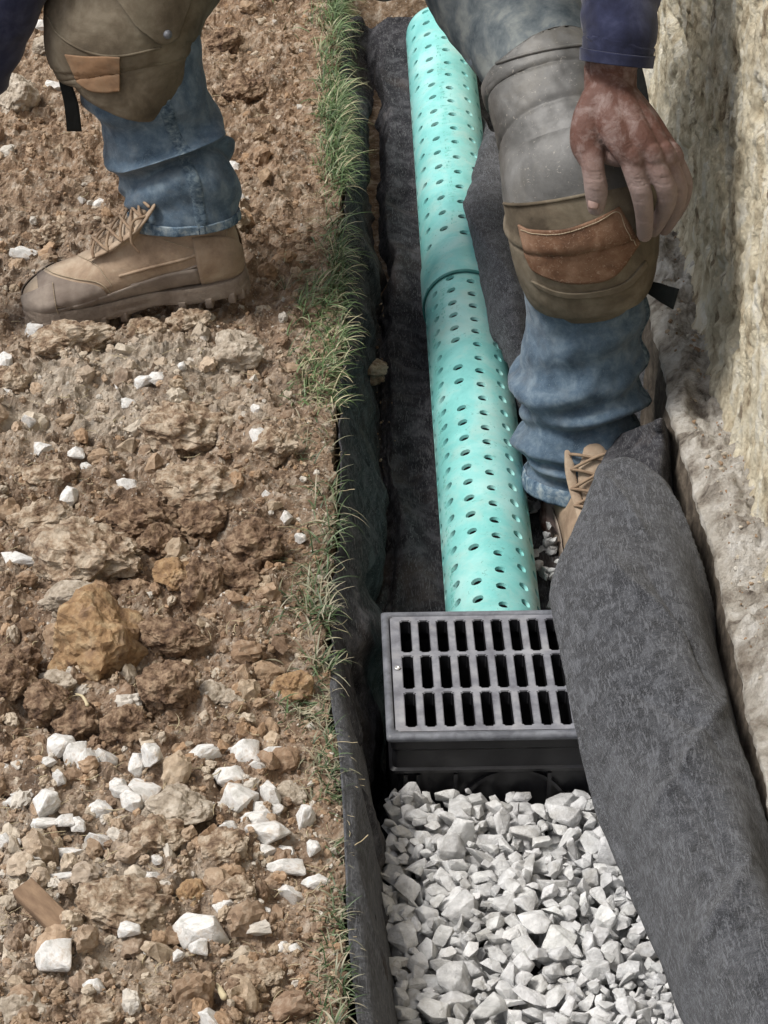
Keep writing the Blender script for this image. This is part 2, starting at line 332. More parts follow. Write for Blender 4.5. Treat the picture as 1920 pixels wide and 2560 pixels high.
# ================================================================== SETTING
EDGE = -0.165                       # left lip of the trench
_EK = [(py, U(px, py, z=0.0)) for px, py in ((845, -60), (850, 300), (855, 650), (838, 1000), (824, 1300), (818, 1600), (834, 1850), (854, 2050), (862, 2300), (880, 2640))]
_EY = [p.y for _, p in _EK][::-1]; _EX = [p.x for _, p in _EK][::-1]
def edge(y): y = np.asarray(y, float); return np.interp(y, _EY, _EX) + 0.004 * vnoise(y * 9, y * 0, seed=3) + 0.003 * vnoise(y * 40, y * 0, seed=5)
def axis_z(y): return -0.206 + 0.096 * (y - 0.115)     # pipe axis
def floor_z(y): return np.where(np.asarray(y) > 0, axis_z(np.asarray(y)) - 0.062, -0.27)
def bank(x, y):
    x = np.asarray(x, float); y = np.asarray(y, float)
    h = 0.018 * fbm(x * 5, y * 5, oct=3, seed=11) + 0.012 * fbm(x * 16, y * 16, oct=3, seed=21)
    rd = 1 - np.abs(fbm(x * 34, y * 34, oct=4, seed=31))
    rb = 1 - np.abs(fbm(x * 15 + 3, y * 15, oct=3, seed=33)); h = h + .020 * (rb ** 3 - .5)
    h = h + 0.015 * (rd ** 2 - 0.55) + 0.008 * fbm(x * 110, y * 110, oct=3, seed=41, gain=0.65)
    k = np.clip((x - (edge(y) - 0.09)) / 0.06, 0, 1)      # calmer under the turf
    return h * (1 - 0.5 * k)
def ground_h(x, y):
    e = edge(y) + 0.006 * fbm(np.asarray(y) * 60, np.asarray(x) * 0, oct=2, seed=50)
    b = bank(x, y)
    t = np.clip((x - e) / 0.012, 0, 1)
    endt = np.clip((y - 1.97 - 0.03 * vnoise(x * 20, y * 3, seed=8)) / 0.12, 0, 1)    # the trench stops here
    inside = floor_z(y) * (1 - endt) + (0.02 + 0.02 * fbm(x * 20, y * 20, seed=9)) * endt
    return b * (1 - t) + (inside - 0.012) * t
xs = np.concatenate([np.linspace(-30, -1.2, 24), np.arange(-1.15, EDGE - 0.01, 0.0036), np.arange(EDGE - 0.01, EDGE + 0.06, 0.002), np.linspace(EDGE + 0.065, 0.42, 60), np.linspace(0.6, 30, 20)])
ys = np.concatenate([np.linspace(-30, -0.9, 20), np.arange(-0.85, 2.5, 0.0042), np.linspace(2.55, 30, 20)])
X, Y = np.meshgrid(xs, ys)
Z = ground_h(X, Y)
def dirt_tint(x, y):
    n1 = fbm(x * 9, y * 9, oct=4, seed=61)[..., None]; n2 = fbm(x * 30, y * 30, oct=3, seed=71)[..., None]
    base = np.array([0.28, 0.19, 0.13]) + 0 * n1
    rust = np.array([0.32, 0.20, 0.115]); grey = np.array([0.52, 0.48, 0.41]); dark = np.array([0.11, 0.07, 0.045])
    far = np.clip((y - 0.75) / 0.5, 0, 1)[..., None]
    c = base * (1 - 0.6 * far) + rust * 0.6 * far
    c = c + np.clip(n1, 0, 1) * (np.array([0.34, 0.26, 0.18]) - c) * 1.2
    # pale lime dust spilled over the middle of the bank and the near bank
    d1 = 1.7 * np.exp(-(((x + 0.44) / 0.17) ** 2 + ((y - 0.55) / 0.12) ** 2)); d2 = np.exp(-(((x + 0.42) / 0.16) ** 2 + ((y + 0.4) / 0.13) ** 2)) * 0.8
    d3 = np.exp(-(((x + 0.62) / 0.12) ** 2 + ((y - 0.95) / 0.2) ** 2)) * 0.35
    dd = np.clip((d1 + d2 + d3)[..., None] * (0.9 + 0.8 * n2), 0, 0.9)
    c = c * (1 - dd) + grey * dd
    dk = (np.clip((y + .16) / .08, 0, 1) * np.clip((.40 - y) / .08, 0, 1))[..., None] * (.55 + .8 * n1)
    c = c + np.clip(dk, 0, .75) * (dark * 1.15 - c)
    c = c + np.clip(-n2 * 1.6, 0, 0.8) * (dark - c)
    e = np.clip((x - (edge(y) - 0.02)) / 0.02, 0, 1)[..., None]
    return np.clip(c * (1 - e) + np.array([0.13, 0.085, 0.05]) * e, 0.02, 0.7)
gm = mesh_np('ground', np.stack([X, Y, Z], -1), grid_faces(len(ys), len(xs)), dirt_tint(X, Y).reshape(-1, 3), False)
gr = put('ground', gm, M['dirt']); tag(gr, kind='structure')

# ---- pale parged house wall and its footing, right
def slab_grid(fn, ua, va):
    A, B = np.meshgrid(ua, va); return fn(A, B), grid_faces(len(va), len(ua))
FX = 0.25
def foot_lip(y): return FX + 0.006 * vnoise(y * 6, y * 0, seed=81) + 0.004 * fbm(y * 30, y * 0, oct=3, seed=82)
def foot_fn(u, y):                                   # u 0..1 down-face, 1..2 top, 2..3 tucked under the wall
    lip = foot_lip(y); e = np.clip(u - 1, 0, 1)
    face = u < 1
    x = np.where(face, lip - 0.004 + 0.01 * np.sqrt(np.clip(u, 0, 1)) * 0 + 0.003 * fbm(y * 50, u * 20, oct=3, seed=83), lip + (0.37 - lip) * e)
    z = np.where(face, -0.33 + (0.325) * u, -0.005)
    lump = 0.024 * fbm(x * 14, y * 11, oct=3, seed=84) + 0.011 * (1 - np.abs(fbm(x * 30, y * 26, oct=4, seed=85)) * 2) + 0.008 * (1 - 2 * np.abs(fbm(x * 70, y * 70, oct=3, seed=86, gain=.65)))
    z = z + np.where(face, 0, lump * np.clip(e * 6, 0, 1) + 0.02 * e)
    x = x + np.where(face, 0.004 * np.clip((u - 0.9) * 10, 0, 1), 0)
    return np.stack([x, y, z], -1)
va = np.concatenate([[-4, -2, -1], np.arange(-0.8, 2.6, 0.0045), [3, 5, 8]])
V, F = slab_grid(foot_fn, np.concatenate([np.linspace(0, 1, 44), np.linspace(1.01, 2.0, 36)]), va)
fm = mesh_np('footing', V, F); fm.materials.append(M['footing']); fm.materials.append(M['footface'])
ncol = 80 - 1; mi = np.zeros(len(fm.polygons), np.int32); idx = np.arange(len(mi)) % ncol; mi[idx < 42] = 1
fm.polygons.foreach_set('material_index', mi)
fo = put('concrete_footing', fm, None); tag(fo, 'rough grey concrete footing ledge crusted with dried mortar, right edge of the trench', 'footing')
origin_to(fo, (0.3, 0.6, 0))
def wall_fn(z, y):
    base = 0.318 + 0.003 * fbm(y * 5, z * 1.5, oct=3, seed=91)
    streak = 0.006 * fbm(y * 9, z * 5, oct=4, seed=92) + 0.004 * (1 - np.abs(fbm(y * 24, z * 12, oct=4, seed=93)) * 2) + 0.007 * (1 - 2 * np.abs(fbm(y * 60, z * 50, oct=3, seed=95, gain=.65)))
    pit = np.clip(fbm(y * 15, z * 14, oct=3, seed=94) - 0.25, 0, 1) * 0.06
    x = base - streak + pit + 0.05 * (z < 0.02) * 0 - 0.035 * np.exp(-np.clip(z, 0, 9) / 0.03)
    return np.stack([x, y, z - 0.03], -1)
za = np.concatenate([np.arange(0, 0.95, 0.005), np.linspace(1.0, 3.0, 12)])
V, F = slab_grid(wall_fn, za, va)
kz = len(za); back = V.reshape(-1, 3).copy(); back[:, 0] = 0.6
nV = V.reshape(-1, 3)
# thickness: a back sheet and a top joining strip
idx = np.arange(len(va)) * kz + kz - 1
F2 = np.c_[F[:, 0], F[:, 3], F[:, 2], F[:, 1]] + len(nV)
top = np.stack([idx[:-1], idx[1:], idx[1:] + len(nV), idx[:-1] + len(nV)], -1)
wm = mesh_np('wall', np.r_[nV, back], np.r_[F, F2, top])
wo_ = put('house_wall', wm, M['wall']); tag(wo_, 'sandy yellow parged house wall, pitted and streaked, rising behind the footing', 'wall')
origin_to(wo_, (0.35, 0.6, 0))

# ================================================================== ROCK SHAPES
def rock_proto(seed, npts=15, flat=(1, 0.8, 0.62), bev=0.07, sub=1, rough=0.03, norm=False):
    r = random.Random(seed); bm = bmesh.new()
    for i in range(npts):
        v = Vector((r.gauss(0, 1), r.gauss(0, 1), r.gauss(0, 1))).normalized() * r.uniform(0.8, 1.08)
        bm.verts.new((v.x * flat[0], v.y * flat[1], v.z * flat[2]))
    res = bmesh.ops.convex_hull(bm, input=bm.verts)
    bmesh.ops.delete(bm, geom=[v for v in bm.verts if not v.link_faces], context='VERTS')
    bmesh.ops.dissolve_limit(bm, angle_limit=0.22, verts=bm.verts, edges=bm.edges)
    bmesh.ops.bevel(bm, geom=list(bm.edges), offset=bev, segments=2, affect='EDGES', profile=0.6, clamp_overlap=True)
    bmesh.ops.triangulate(bm, faces=bm.faces)
    if sub: bmesh.ops.subdivide_edges(bm, edges=[e for e in bm.edges if e.calc_length() > 0.22], cuts=sub, use_grid_fill=True)
    bmesh.ops.triangulate(bm, faces=bm.faces)
    bm.verts.ensure_lookup_table()
    P = np.array([v.co[:] for v in bm.verts])
    N = P / np.linalg.norm(P, axis=1)[:, None]
    P += N * (rough * 1.2 * fbm(P[:, 0] * 2.2 + seed, P[:, 1] * 2.2, P[:, 2] * 2.2, oct=3, seed=seed) + rough * 0.5 * fbm(P[:, 0] * 8, P[:, 1] * 8, P[:, 2] * 8, oct=2, seed=seed))[:, None]
    Fc = np.array([[v.index for v in f.verts] for f in bm.faces], np.int32); bm.free()
    P = P - (P.max(0) + P.min(0)) / 2
    if norm: P = P / np.abs(P).max(0)
    return P, Fc
def ico(sub):
    bm = bmesh.new(); bmesh.ops.create_icosphere(bm, subdivisions=sub, radius=1)
    P = np.array([v.co[:] for v in bm.verts]); F = np.array([[v.index for v in f.verts] for f in bm.faces], np.int32); bm.free(); return P, F
def lump_proto(seed, sub=4, amp=0.35, flat=(1, 0.8, 0.6), fine=0.08, cut=(0.62, 0.88), ncut=7):
    P, F = ico(sub); r = random.Random(seed)
    for k in range(ncut):                               # broken facets
        d = np.array([r.gauss(0, 1), r.gauss(0, 1), r.gauss(0, 1)]); d /= np.linalg.norm(d); h = r.uniform(*cut)
        t = P @ d; P = P - np.outer(np.clip(t - h, 0, None), d) * 0.9
    N = P / np.linalg.norm(P, axis=1)[:, None]
    s = seed * 3.7
    n = amp * fbm(N[:, 0] * 1.6 + s, N[:, 1] * 1.6, N[:, 2] * 1.6, oct=3, seed=seed) + fine * (1 - 2 * np.abs(fbm(N[:, 0] * 5 + s, N[:, 1] * 5, N[:, 2] * 5, oct=4, seed=seed + 1, gain=0.6)))
    P = P + N * n[:, None]; P = P - (P.max(0) + P.min(0)) / 2; P = P / np.abs(P).max(0)
    return P * np.array(flat), F
def rotm(r=None):
    q = RNG.normal(size=4); q /= np.linalg.norm(q); a, b, c, d = q
    return np.array([[a*a+b*b-c*c-d*d, 2*(b*c-a*d), 2*(b*d+a*c)], [2*(b*c+a*d), a*a-b*b+c*c-d*d, 2*(c*d-a*b)], [2*(b*d-a*c), 2*(c*d+a*b), a*a-b*b-c*c+d*d]])
def merge(name, items, matl, smooth=True):
    """items: (P, F, M3, loc, colour)"""
    Vs, Fs, Cs, k = [], [], [], 0
    for P, Fc, m3, loc, c in items:
        v = P @ m3.T + loc; Vs.append(v); Fs.append(Fc + k); k += len(P); Cs.append(np.broadcast_to(c, v.shape))
    return mesh_np(name, np.concatenate(Vs), np.concatenate(Fs), np.concatenate(Cs), smooth)

# ---- crumbs of dirt over the bank (uncountable)
PAL = np.array([[.12, .075, .048], [.2, .13, .08], [.28, .2, .13], [.33, .21, .12], [.4, .33, .24], [.5, .46, .38], [.62, .6, .55]])
small = [lump_proto(500 + i, 1, 0.5, (1, .8, .7), .3) for i in range(4)] + [rock_proto(540 + i, 8, (1, .8, .6), .0, 0, .0) for i in range(4)]
mid = [lump_proto(520 + i, 3, 0.55, (1, .85, .7), .38) if i < 5 else rock_proto(530 + i, 12, (1, .8, .6), .03, 2, .16) for i in range(8)]
items = []
def bank_pt():
    while True:
        py = RNG.uniform(-60, 2640); px = RNG.uniform(-60, 860); p = U(px, py, z=0.0)
        if p.x < float(edge(p.y)) - 0.004: return p, px, py
for i in range(19000):
    p, px, py = bank_pt(); x, y = p.x, p.y
    s = 0.0012 / max(RNG.uniform(0.008, 1.0), 0.008) ** 0.6
    s = min(s, 0.019)
    if x > float(edge(y)) - 0.05: s = min(s, 0.005)
    big = s > 0.0042
    P, Fc = (mid if big else small)[RNG.integers(8)]
    z = float(bank(x, y)) + s * 0.18
    t = dirt_tint(np.array(x), np.array(y)); k = RNG.choice(7, p=[.13, .2, .22, .15, .15, .1, .05])
    t_ = float(np.clip((t[2] - .2) / .2, 0, 1)); c = np.clip((0.35 + .35 * t_) * t + (0.8 - .25 * t_) * PAL[k] * RNG.uniform(.85, 1.2), 0.02, .7)
    if k == 6: c = PAL[k]
    items.append((P * s, Fc, rotm(), (x, y, z), c * (np.ones(1) if not big else 1)))
for i in range(900):                                 # grit fallen on the footing ledge and on the liner
    y = RNG.uniform(-.5, 1.9); s = 0.0011 / RNG.uniform(.08, 1) ** .6
    x = RNG.uniform(.262, .33); u_ = 1 + (x - float(foot_lip(np.array(y)))) / (.37 - float(foot_lip(np.array(y))))
    z = float(foot_fn(np.array([u_]), np.array([y]))[0, 2]) + s * .3; c = PAL[RNG.integers(1, 7)] * RNG.uniform(.9, 1.3)
    P, Fc = (mid if s > .0035 else small)[RNG.integers(8)]; items.append((P * s, Fc, rotm(), (x, y, z), np.clip(c, 0, .7)))
for i in range(160):
    y = RNG.normal(.95, .16); x = RNG.normal(-.128, .018); s = 0.001 / RNG.uniform(.08, 1) ** .55
    z = float(floor_z(y)) + RNG.uniform(.012, .03); P, Fc = (mid if s > .0035 else small)[RNG.integers(8)]; items.append((P * s, Fc, rotm(), (x, y, z), PAL[RNG.integers(0, 5)]))
cr = put('soil_crumbs', merge('soil_crumbs', items, None, smooth=False), M['crumb']); tag(cr, kind='stuff')
cr['label'] = 'loose brown soil crumbs and bits of stone covering the bank'

# ---- gravel bed in front of the basin (uncountable)
gp = [rock_proto(700 + i, random.Random(i).randint(10, 16), (1, random.Random(i + 50).uniform(.65, .9), random.Random(i + 90).uniform(.42, .68)), .055, 2, .06) for i in range(18)]
res = 0.004; gx0, gx1, gy0, gy1 = -0.135, 0.22, -0.95, -0.104
nx, ny = int((gx1 - gx0) / res), int((gy1 - gy0) / res)
H = np.full((ny, nx), -0.165)
GX, GY = np.meshgrid(gx0 + (np.arange(nx) + .5) * res, gy0 + (np.arange(ny) + .5) * res)
H += 0.008 * fbm(GX * 7, GY * 7, oct=2, seed=5)
items = []
def gleft(y): return np.interp(y, [-0.9, -0.5, -0.3, -0.12], [-0.10, -0.108, -0.128, -0.112])
def gcol():
    b = RNG.uniform(.36, .78); return np.array([b, b * RNG.uniform(.98, 1.0), b * RNG.uniform(.94, 1.0)])
target = -0.112
tries = 0
while tries < 13000:
    tries += 1
    s = float(np.clip(RNG.lognormal(math.log(0.0128), 0.34), 0.0055, 0.023))
    x = RNG.uniform(gx0, gx1); y = gy1 - RNG.uniform(0.0, 1) * (gy1 - gy0)
    y = min(y, gy1 - s)
    if x < gleft(y) + s * 0.5: continue
    d2 = ((GX - x) ** 2 + (GY - y) ** 2) / (s * 0.8) ** 2; mk = d2 < 1
    if not mk.any(): continue
    z = np.percentile(H[mk], 50) + s * 0.33
    if z > target + 0.006 + 0.005 * math.sin(x * 30 + y * 17) - .006 * math.exp(-((y + .11) / .05) ** 2): continue
    H[mk] = np.maximum(H[mk], z + s * 0.5 * np.sqrt(np.clip(1 - d2[mk], 0, 1)))
    P, Fc = gp[RNG.integers(len(gp))]
    tz, tx, ty = RNG.uniform(0, 6.28), RNG.normal(0, .55), RNG.normal(0, .55)
    rot = np.array(Euler((tx, ty, tz), 'XYZ').to_matrix())
    items.append((P * s, Fc, rot, (x, y, z), gcol()))
# a few stones spilled on the trench floor beside the boot
for i in range(150):
    y = RNG.uniform(0.25, 0.62); x = RNG.uniform(0.06, 0.14); s = RNG.uniform(0.007, 0.013)
    P, Fc = gp[RNG.integers(len(gp))]; items.append((P * s, Fc, rotm(), (x, y, float(floor_z(y)) + RNG.uniform(.02, .045)), gcol() * .8))  # tint darkened: trench-floor shadow painted into these stones' colour
gv = put('gravel', merge('gravel', items, None, smooth=True), M['gravel']); tag(gv, kind='stuff'); gv['label'] = 'pale grey crushed limestone gravel filling the trench in front of the basin'
print('gravel stones', len(items))

# ---- grass along the turf lip (uncountable)
bl = []
def turf_density(py, inn):                          # inn: metres inside the lip
    segs = [(-80, 110, 1.0, 0.15), (110, 650, 0.8, 0.042), (650, 1010, 0.5, 0.085), (1010, 1230, 0.2, 0.05), (1230, 1480, 0.14, 0.04),
            (1480, 1800, 0.22, 0.075), (1800, 2130, 0.26, 0.035), (2130, 2640, 0.2, 0.03)]
    for a, b, d, wd in segs:
        if a <= py < b: return d * max(0.0, 1 - inn / wd) ** 0.8
    return 0
GC = np.array([[.030, .055, .022], [.05, .09, .035], [.085, .135, .055], [.16, .21, .12], [.30, .29, .2], [.42, .37, .27]])
Vg, Fg, Cg = [], [], []; kk = 0; cnt = 0
while cnt < 5400:
    py = RNG.uniform(-70, 2640); inn = abs(RNG.normal(0, 0.05)) if RNG.random() < .8 else RNG.uniform(0, .16)
    patch = max(0.06, 1.9 * float(vnoise(py / 85.0, inn * 25, seed=77) * .5 + .5) - .45)
    if RNG.random() > turf_density(py, inn) * patch: continue
    y = U(850, py, z=0).y; x = float(edge(np.array(y))) - inn + 0.004
    if py > 1700: x -= .005
    L = RNG.uniform(.014, .048) * (1.3 if py < 650 else 1.0 if py < 1700 else .6)
    wd = RNG.uniform(.0004, .0010) * (1.5 if 1480 < py < 1800 and RNG.random() < .3 else 1)
    az = RNG.normal(-0.15, 1.25) if py < 1000 or RNG.random() < .3 else RNG.uniform(0, 6.28); d = np.array([math.cos(az), math.sin(az), 0])
    el = R(RNG.uniform(15, 75)); p = np.array([x, y, float(bank(x, y)) - .002]); seg = 5
    side = np.array([-d[1], d[0], 0]) * 1.0 + np.array([0, 0, RNG.uniform(-.5, .5)])
    droop = RNG.uniform(.15, .42); pts = []
    for q in range(seg + 1):
        pts.append(p.copy()); p = p + (d * math.cos(el) + np.array([0, 0, 1]) * math.sin(el)) * L / seg; el -= droop
    for q, a in enumerate(pts):
        ww = wd * (1 - (q / seg) ** 1.6) + 0.0001; Vg += [a - side * ww, a + side * ww]
    for q in range(seg):
        o = kk + q * 2; Fg.append([o, o + 1, o + 3, o + 2])
    straw = .2 if py < 1010 else .42
    c = GC[RNG.choice(4, p=([.22, .33, .29, .16] if py < 1050 else [.38, .34, .2, .08]))] if RNG.random() > straw else GC[4 + RNG.integers(2)] * .8
    if py < 1050: c = c * np.array([1.45, 1.45, 1.3])
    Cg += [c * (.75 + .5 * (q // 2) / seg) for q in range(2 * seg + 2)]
    kk += 2 * seg + 2; cnt += 1
gs = put('grass', mesh_np('grass', np.array(Vg), np.array(Fg), np.array(Cg)), M['grass']); tag(gs, kind='stuff'); gs['label'] = 'ragged green turf grass hanging over the trench lip'
# fine dead roots and fibres in the soil and lip
items = []; Vr, Fr = [], []
for i in range(1500):
    if i < 700: py = RNG.uniform(-40, 2600); y = U(850, py, z=0).y; x = float(edge(np.array(y))) + RNG.uniform(-.035, .008); z = RNG.uniform(-.03, .006)
    else: p, px, py = bank_pt(); x, y = p.x, p.y; z = float(bank(x, y)) + .003
    L = RNG.uniform(.008, .028); a = RNG.uniform(0, 6.28); c = RNG.uniform(-2.2, 2.2); pts = []
    q = np.array([x, y, z])
    for s in range(6):
        pts.append(q.copy()); q = q + np.array([math.cos(a), math.sin(a), RNG.uniform(-.3, .35)]) * L / 5; a += c / 5
    w_ = RNG.uniform(.00025, .00055)
    for s, b in enumerate(pts): Vr += [b + [0, 0, w_], b + [w_, -w_, 0], b + [-w_, w_, -w_ * .3]]
    k0 = i * 18
    for s in range(5):
        for t in range(3): Fr.append([k0 + s*3 + t, k0 + s*3 + (t+1) % 3, k0 + s*3 + 3 + (t+1) % 3, k0 + s*3 + 3 + t])
rt = put('root_fibres', mesh_np('root_fibres', np.array(Vr), np.array(Fr)), M['straw']); tag(rt, kind='stuff'); rt['label'] = 'thin dry roots and straw fibres in the soil and along the turf lip'

# ================================================================== STONES AND CLODS ON THE BANK
def gt(v): return float(v)
BLD = lump_proto(1203, 5, .30, (1, 1, 1), .05, (.48, .78), 11)
WP = [rock_proto(900 + i, random.Random(i + 7).randint(11, 18), (1, .9, .9), 0.06, 2, 0.09, True) for i in range(12)]
WM = [mesh_np('white_stone', P, F, None, True) for P, F in WP]
for m_ in WM: m_.materials.append(M['white'])
LM, kinds = {}, {'clod': (0.42, 0.22), 'ochre': (0.42, 0.16), 'greyrock': (0.36, 0.15)}
for k_, (a_, f_) in kinds.items():
    LM[k_] = []
    for i in range(4):
        LM[k_].append(lump_proto(960 + i + len(k_) * 7, 5, a_, (1, 1, 1), f_ * .35))
def place_stone(name, me, px, py, w_, h_, label, cat, group=None, tilt=0, rnd=True, sink=0.6):
    p = U(px, py + h_ * 0.15, z=0.012); sc_ = pxscale(p); rx = w_ * 1.08 / 2 / sc_; rz = h_ * 1.12 / 2 / sc_ / 1.06
    o = bpy.data.objects.new(name, me); COL.objects.link(o)
    zc = float(bank(np.array(p.x), np.array(p.y))) + rz * sink
    o.location = (p.x, p.y, zc); o.scale = (rx, rz * 1.2, rz)
    o.rotation_euler = (R(random.uniform(-12, 12)), R(tilt), R(random.uniform(-10, 10)))
    return tag(o, label, cat, group)
# photo px, size px; a cluster key means: looks like its neighbours
CL = {'A': ('small white limestone chip scattered among brown clods left of the tan-topped rock', 'white chips left of the tan-topped rock'),
      'B': ('white limestone piece in the loose heap between the tan-topped rock and the grass', 'white stones heaped by the grass'),
      'C': ('small pale limestone chip scattered on the bank between the boot and the big ochre boulder', 'pale chips on the middle bank'),
      'D': ('small pale limestone chip scattered on the nearest, lowest part of the dirt bank', 'pale chips on the near bank')}
ST = [(153, 1844, 68, 60, 'white stone at upper left of the tight cluster of four below the ochre boulder'),
 (190, 1866, 58, 66, 'white stone second from left in the tight cluster of four below the ochre boulder'),
 (222, 1887, 48, 58, 'white stone lowest in the tight cluster of four below the ochre boulder'),
 (258, 1866, 70, 58, 'white stone rightmost in the tight cluster of four below the ochre boulder'),
 (124, 1919, 34, 24, 'A'), (148, 1948, 28, 30, 'A'), (52, 1951, 50, 26, 'A'), (32, 1971, 42, 26, 'A'),
 (344, 1907, 36, 48, 'upright narrow white stone leaning on a bigger one above the tan-topped rock'),
 (382, 1905, 48, 60, 'tall white stone standing above the large angular block by the tan-topped rock'),
 (432, 1887, 62, 34, 'flat wedge of white stone just right of the tall white stone'),
 (509, 1870, 72, 40, 'lone lozenge-shaped white stone on dark soil below two pale rocks'),
 (556, 1840, 54, 14, 'thin white flake of stone beside the blocky stone near the grass'),
 (614, 1850, 64, 64, 'blocky white stone topmost of the heap by the grass'),
 (584, 1905, 90, 50, 'long white stone just below the blocky topmost stone of the heap'),
 (642, 1902, 36, 26, 'B'), (599, 1962, 84, 78, 'big round-backed white stone at the left of the heap by the grass'),
 (674, 1957, 42, 50, 'B'), (688, 1852, 48, 36, 'B'), (353, 1962, 84, 66, 'large angular white block touching the top of the tan-topped rock'),
 (295, 1962, 38, 36, 'A'), (307, 1994, 54, 30, 'A'), (333, 2020, 56, 34, 'white stone against the left side of the tan-topped rock'),
 (119, 2017, 60, 58, 'white stone shaped like a leaning tooth at the far left of the chips'), (119, 2052, 72, 24, 'A'), (162, 2049, 44, 32, 'A'),
 (249, 2012, 60, 38, 'white stone half sunk in soil left of the tan-topped rock'), (237, 2070, 72, 56, 'large pointed white stone standing lower left of the tan-topped rock'),
 (171, 2101, 66, 34, 'flat white slab lying below the pointed white stone'), (194, 2055, 38, 30, 'A'),
 (570, 2043, 40, 48, 'pale upright oval stone between the tan-topped rock and the white heap'),
 (553, 2075, 46, 24, 'B'), (642, 2026, 80, 52, 'B'), (671, 2078, 98, 58, 'widest white stone in the middle of the heap by the grass'),
 (717, 2113, 52, 40, 'B'), (764, 2020, 44, 58, 'upright white stone on its own at the foot of the grass'),
 (784, 2116, 30, 34, 'B'), (715, 2145, 82, 40, 'B'), (796, 2174, 76, 34, 'white stone nearest the trench at the end of the heap'),
 (723, 2200, 62, 44, 'rounded white stone at the bottom end of the heap by the grass'), (668, 2116, 40, 30, 'B'), (650, 1990, 40, 28, 'B'), (690, 1990, 36, 26, 'B'),
 (176, 2182, 98, 26, 'long flat white sliver lying level below the slab'), (373, 2185, 44, 38, 'white stone of the small pair on brown soil in the lower bank'), (396, 2163, 30, 24, 'D'),
 (500, 2317, 122, 62, 'largest lone white stone, lens shaped with sharp facets, on the near bank'),
 (558, 2270, 46, 26, 'D'), (327, 2350, 52, 34, 'cream coloured oval stone near the lens shaped white stone'),
 (139, 2389, 88, 80, 'big lone rounded white stone at lower left of the bank'), (240, 2472, 54, 36, 'D'), (523, 2549, 82, 62, 'white stone cut by the bottom edge of the picture'),
 (12, 1893, 30, 30, 'A'), (10, 2084, 30, 30, 'A'), (38, 2084, 30, 28, 'A'), (95, 2136, 32, 26, 'D'), (706, 2339, 26, 24, 'D'), (142, 2135, 28, 22, 'D'), (668, 2262, 22, 14, 'D'),
 (447, 2395, 28, 26, 'D'), (370, 2378, 18, 28, 'D'), (497, 2370, 42, 36, 'D'), (738, 2350, 34, 20, 'D'),
 (69, 1037, 42, 30, 'C'), (107, 1104, 44, 42, 'C'), (651, 1104, 48, 30, 'squared white stone alone on brown soil beside the grass, right of the grey slab'),
 (318, 1173, 46, 46, 'three-cornered white stone left of the long tan clod'), (149, 1181, 28, 24, 'C'), (172, 1231, 36, 46, 'pale finger-shaped stone pointing down above the great tan slab'),
 (752, 1331, 28, 28, 'small rounded white stone lying in the edge of the grass'), (14, 893, 38, 30, 'C'), (52, 1390, 90, 30, 'C'), (360, 953, 44, 30, 'C'), (190, 1124, 36, 30, 'C'),
 (458, 935, 22, 18, 'C'), (668, 1228, 34, 30, 'C'), (716, 1280, 26, 34, 'C'), (214, 1140, 26, 20, 'C'), (322, 998, 34, 24, 'C'), (520, 915, 20, 16, 'C'),
 (392, 953, 40, 26, 'C'), (20, 975, 26, 20, 'C'), (640, 1010, 26, 18, 'C'), (300, 950, 26, 20, 'C'),
 (92, 783, 56, 44, 'cube-like white stone in front of the boot toe'), (375, 795, 64, 30, 'white stone squeezed under the boot instep'),
 (249, 461, 38, 20, 'small white stone behind the boot laces'), (200, 461, 24, 16, 'small round white stone on the far bank left of the jeans'),
 (136, 203, 50, 34, 'pale stone beside the hanging strap of the left knee pad'), (583, 390, 34, 36, 'pale stone peeping out behind the jeans cuff'), (598, 478, 22, 24, 'small pale stone behind the boot heel'),
 (60, 618, 60, 40, 'cream pointed stone on the bank above the boot toe'), (100, 55, 32, 26, 'pale pebble by the navy sleeve')]
LMK = {'upper left of the tight': 'tight cluster of four', 'tall white stone standing': 'tall white stone', 'flat wedge': 'flat wedge stone', 'lone lozenge': 'lozenge-shaped stone', 'blocky white stone topmost': 'blocky topmost stone',
 'long white stone just below': 'long white stone of the heap', 'big round-backed': 'big round-backed stone', 'large angular white block': 'large angular white block', 'leaning tooth': 'tooth-shaped stone', 'large pointed white': 'large pointed stone',
 'flat white slab lying': 'flat white slab', 'widest white stone': 'widest stone of the heap', 'upright white stone on its own': 'upright stone by the grass', 'rounded white stone at the bottom': 'rounded stone ending the heap', 'long flat white sliver': 'long flat white sliver',
 'small pair on brown soil': 'small pair in the lower bank', 'largest lone white': 'lens shaped white stone', 'cream coloured oval': 'cream oval stone', 'big lone rounded': 'big lone rounded white stone', 'cut by the bottom edge': 'stone cut by the bottom edge',
 'squared white stone': 'squared white stone', 'three-cornered': 'three-cornered white stone', 'finger-shaped': 'finger-shaped white stone', 'lying in the edge of the grass': 'rounded stone in the grass edge', 'cube-like': 'cube-like stone by the boot toe'}
lmk = [(px, py, v) for px, py, _, _, lb in ST for k, v in LMK.items() if k in lb]
used_l = set()
def chip_label(px, py, w_, h_):
    shp = 'flat' if w_ > 1.7 * h_ else 'upright' if h_ > 1.15 * w_ else 'chunky'
    for a, b, v in sorted(lmk, key=lambda q: (q[0] - px) ** 2 + (q[1] - py) ** 2):
        dx, dy = px - a, py - b; d = math.hypot(dx, dy)
        dr = ('right of' if dx > 0 else 'left of') if abs(dx) > 2.2 * abs(dy) else ('below' if dy > 0 else 'above') if abs(dy) > 2.2 * abs(dx) else ('lower ' if dy > 0 else 'upper ') + ('right of' if dx > 0 else 'left of')
        lb = f"{shp} pale limestone chip {'just' if d < 60 else 'near and' if d < 130 else 'well'} {dr} the {v}"
        if lb not in used_l: used_l.add(lb); return lb
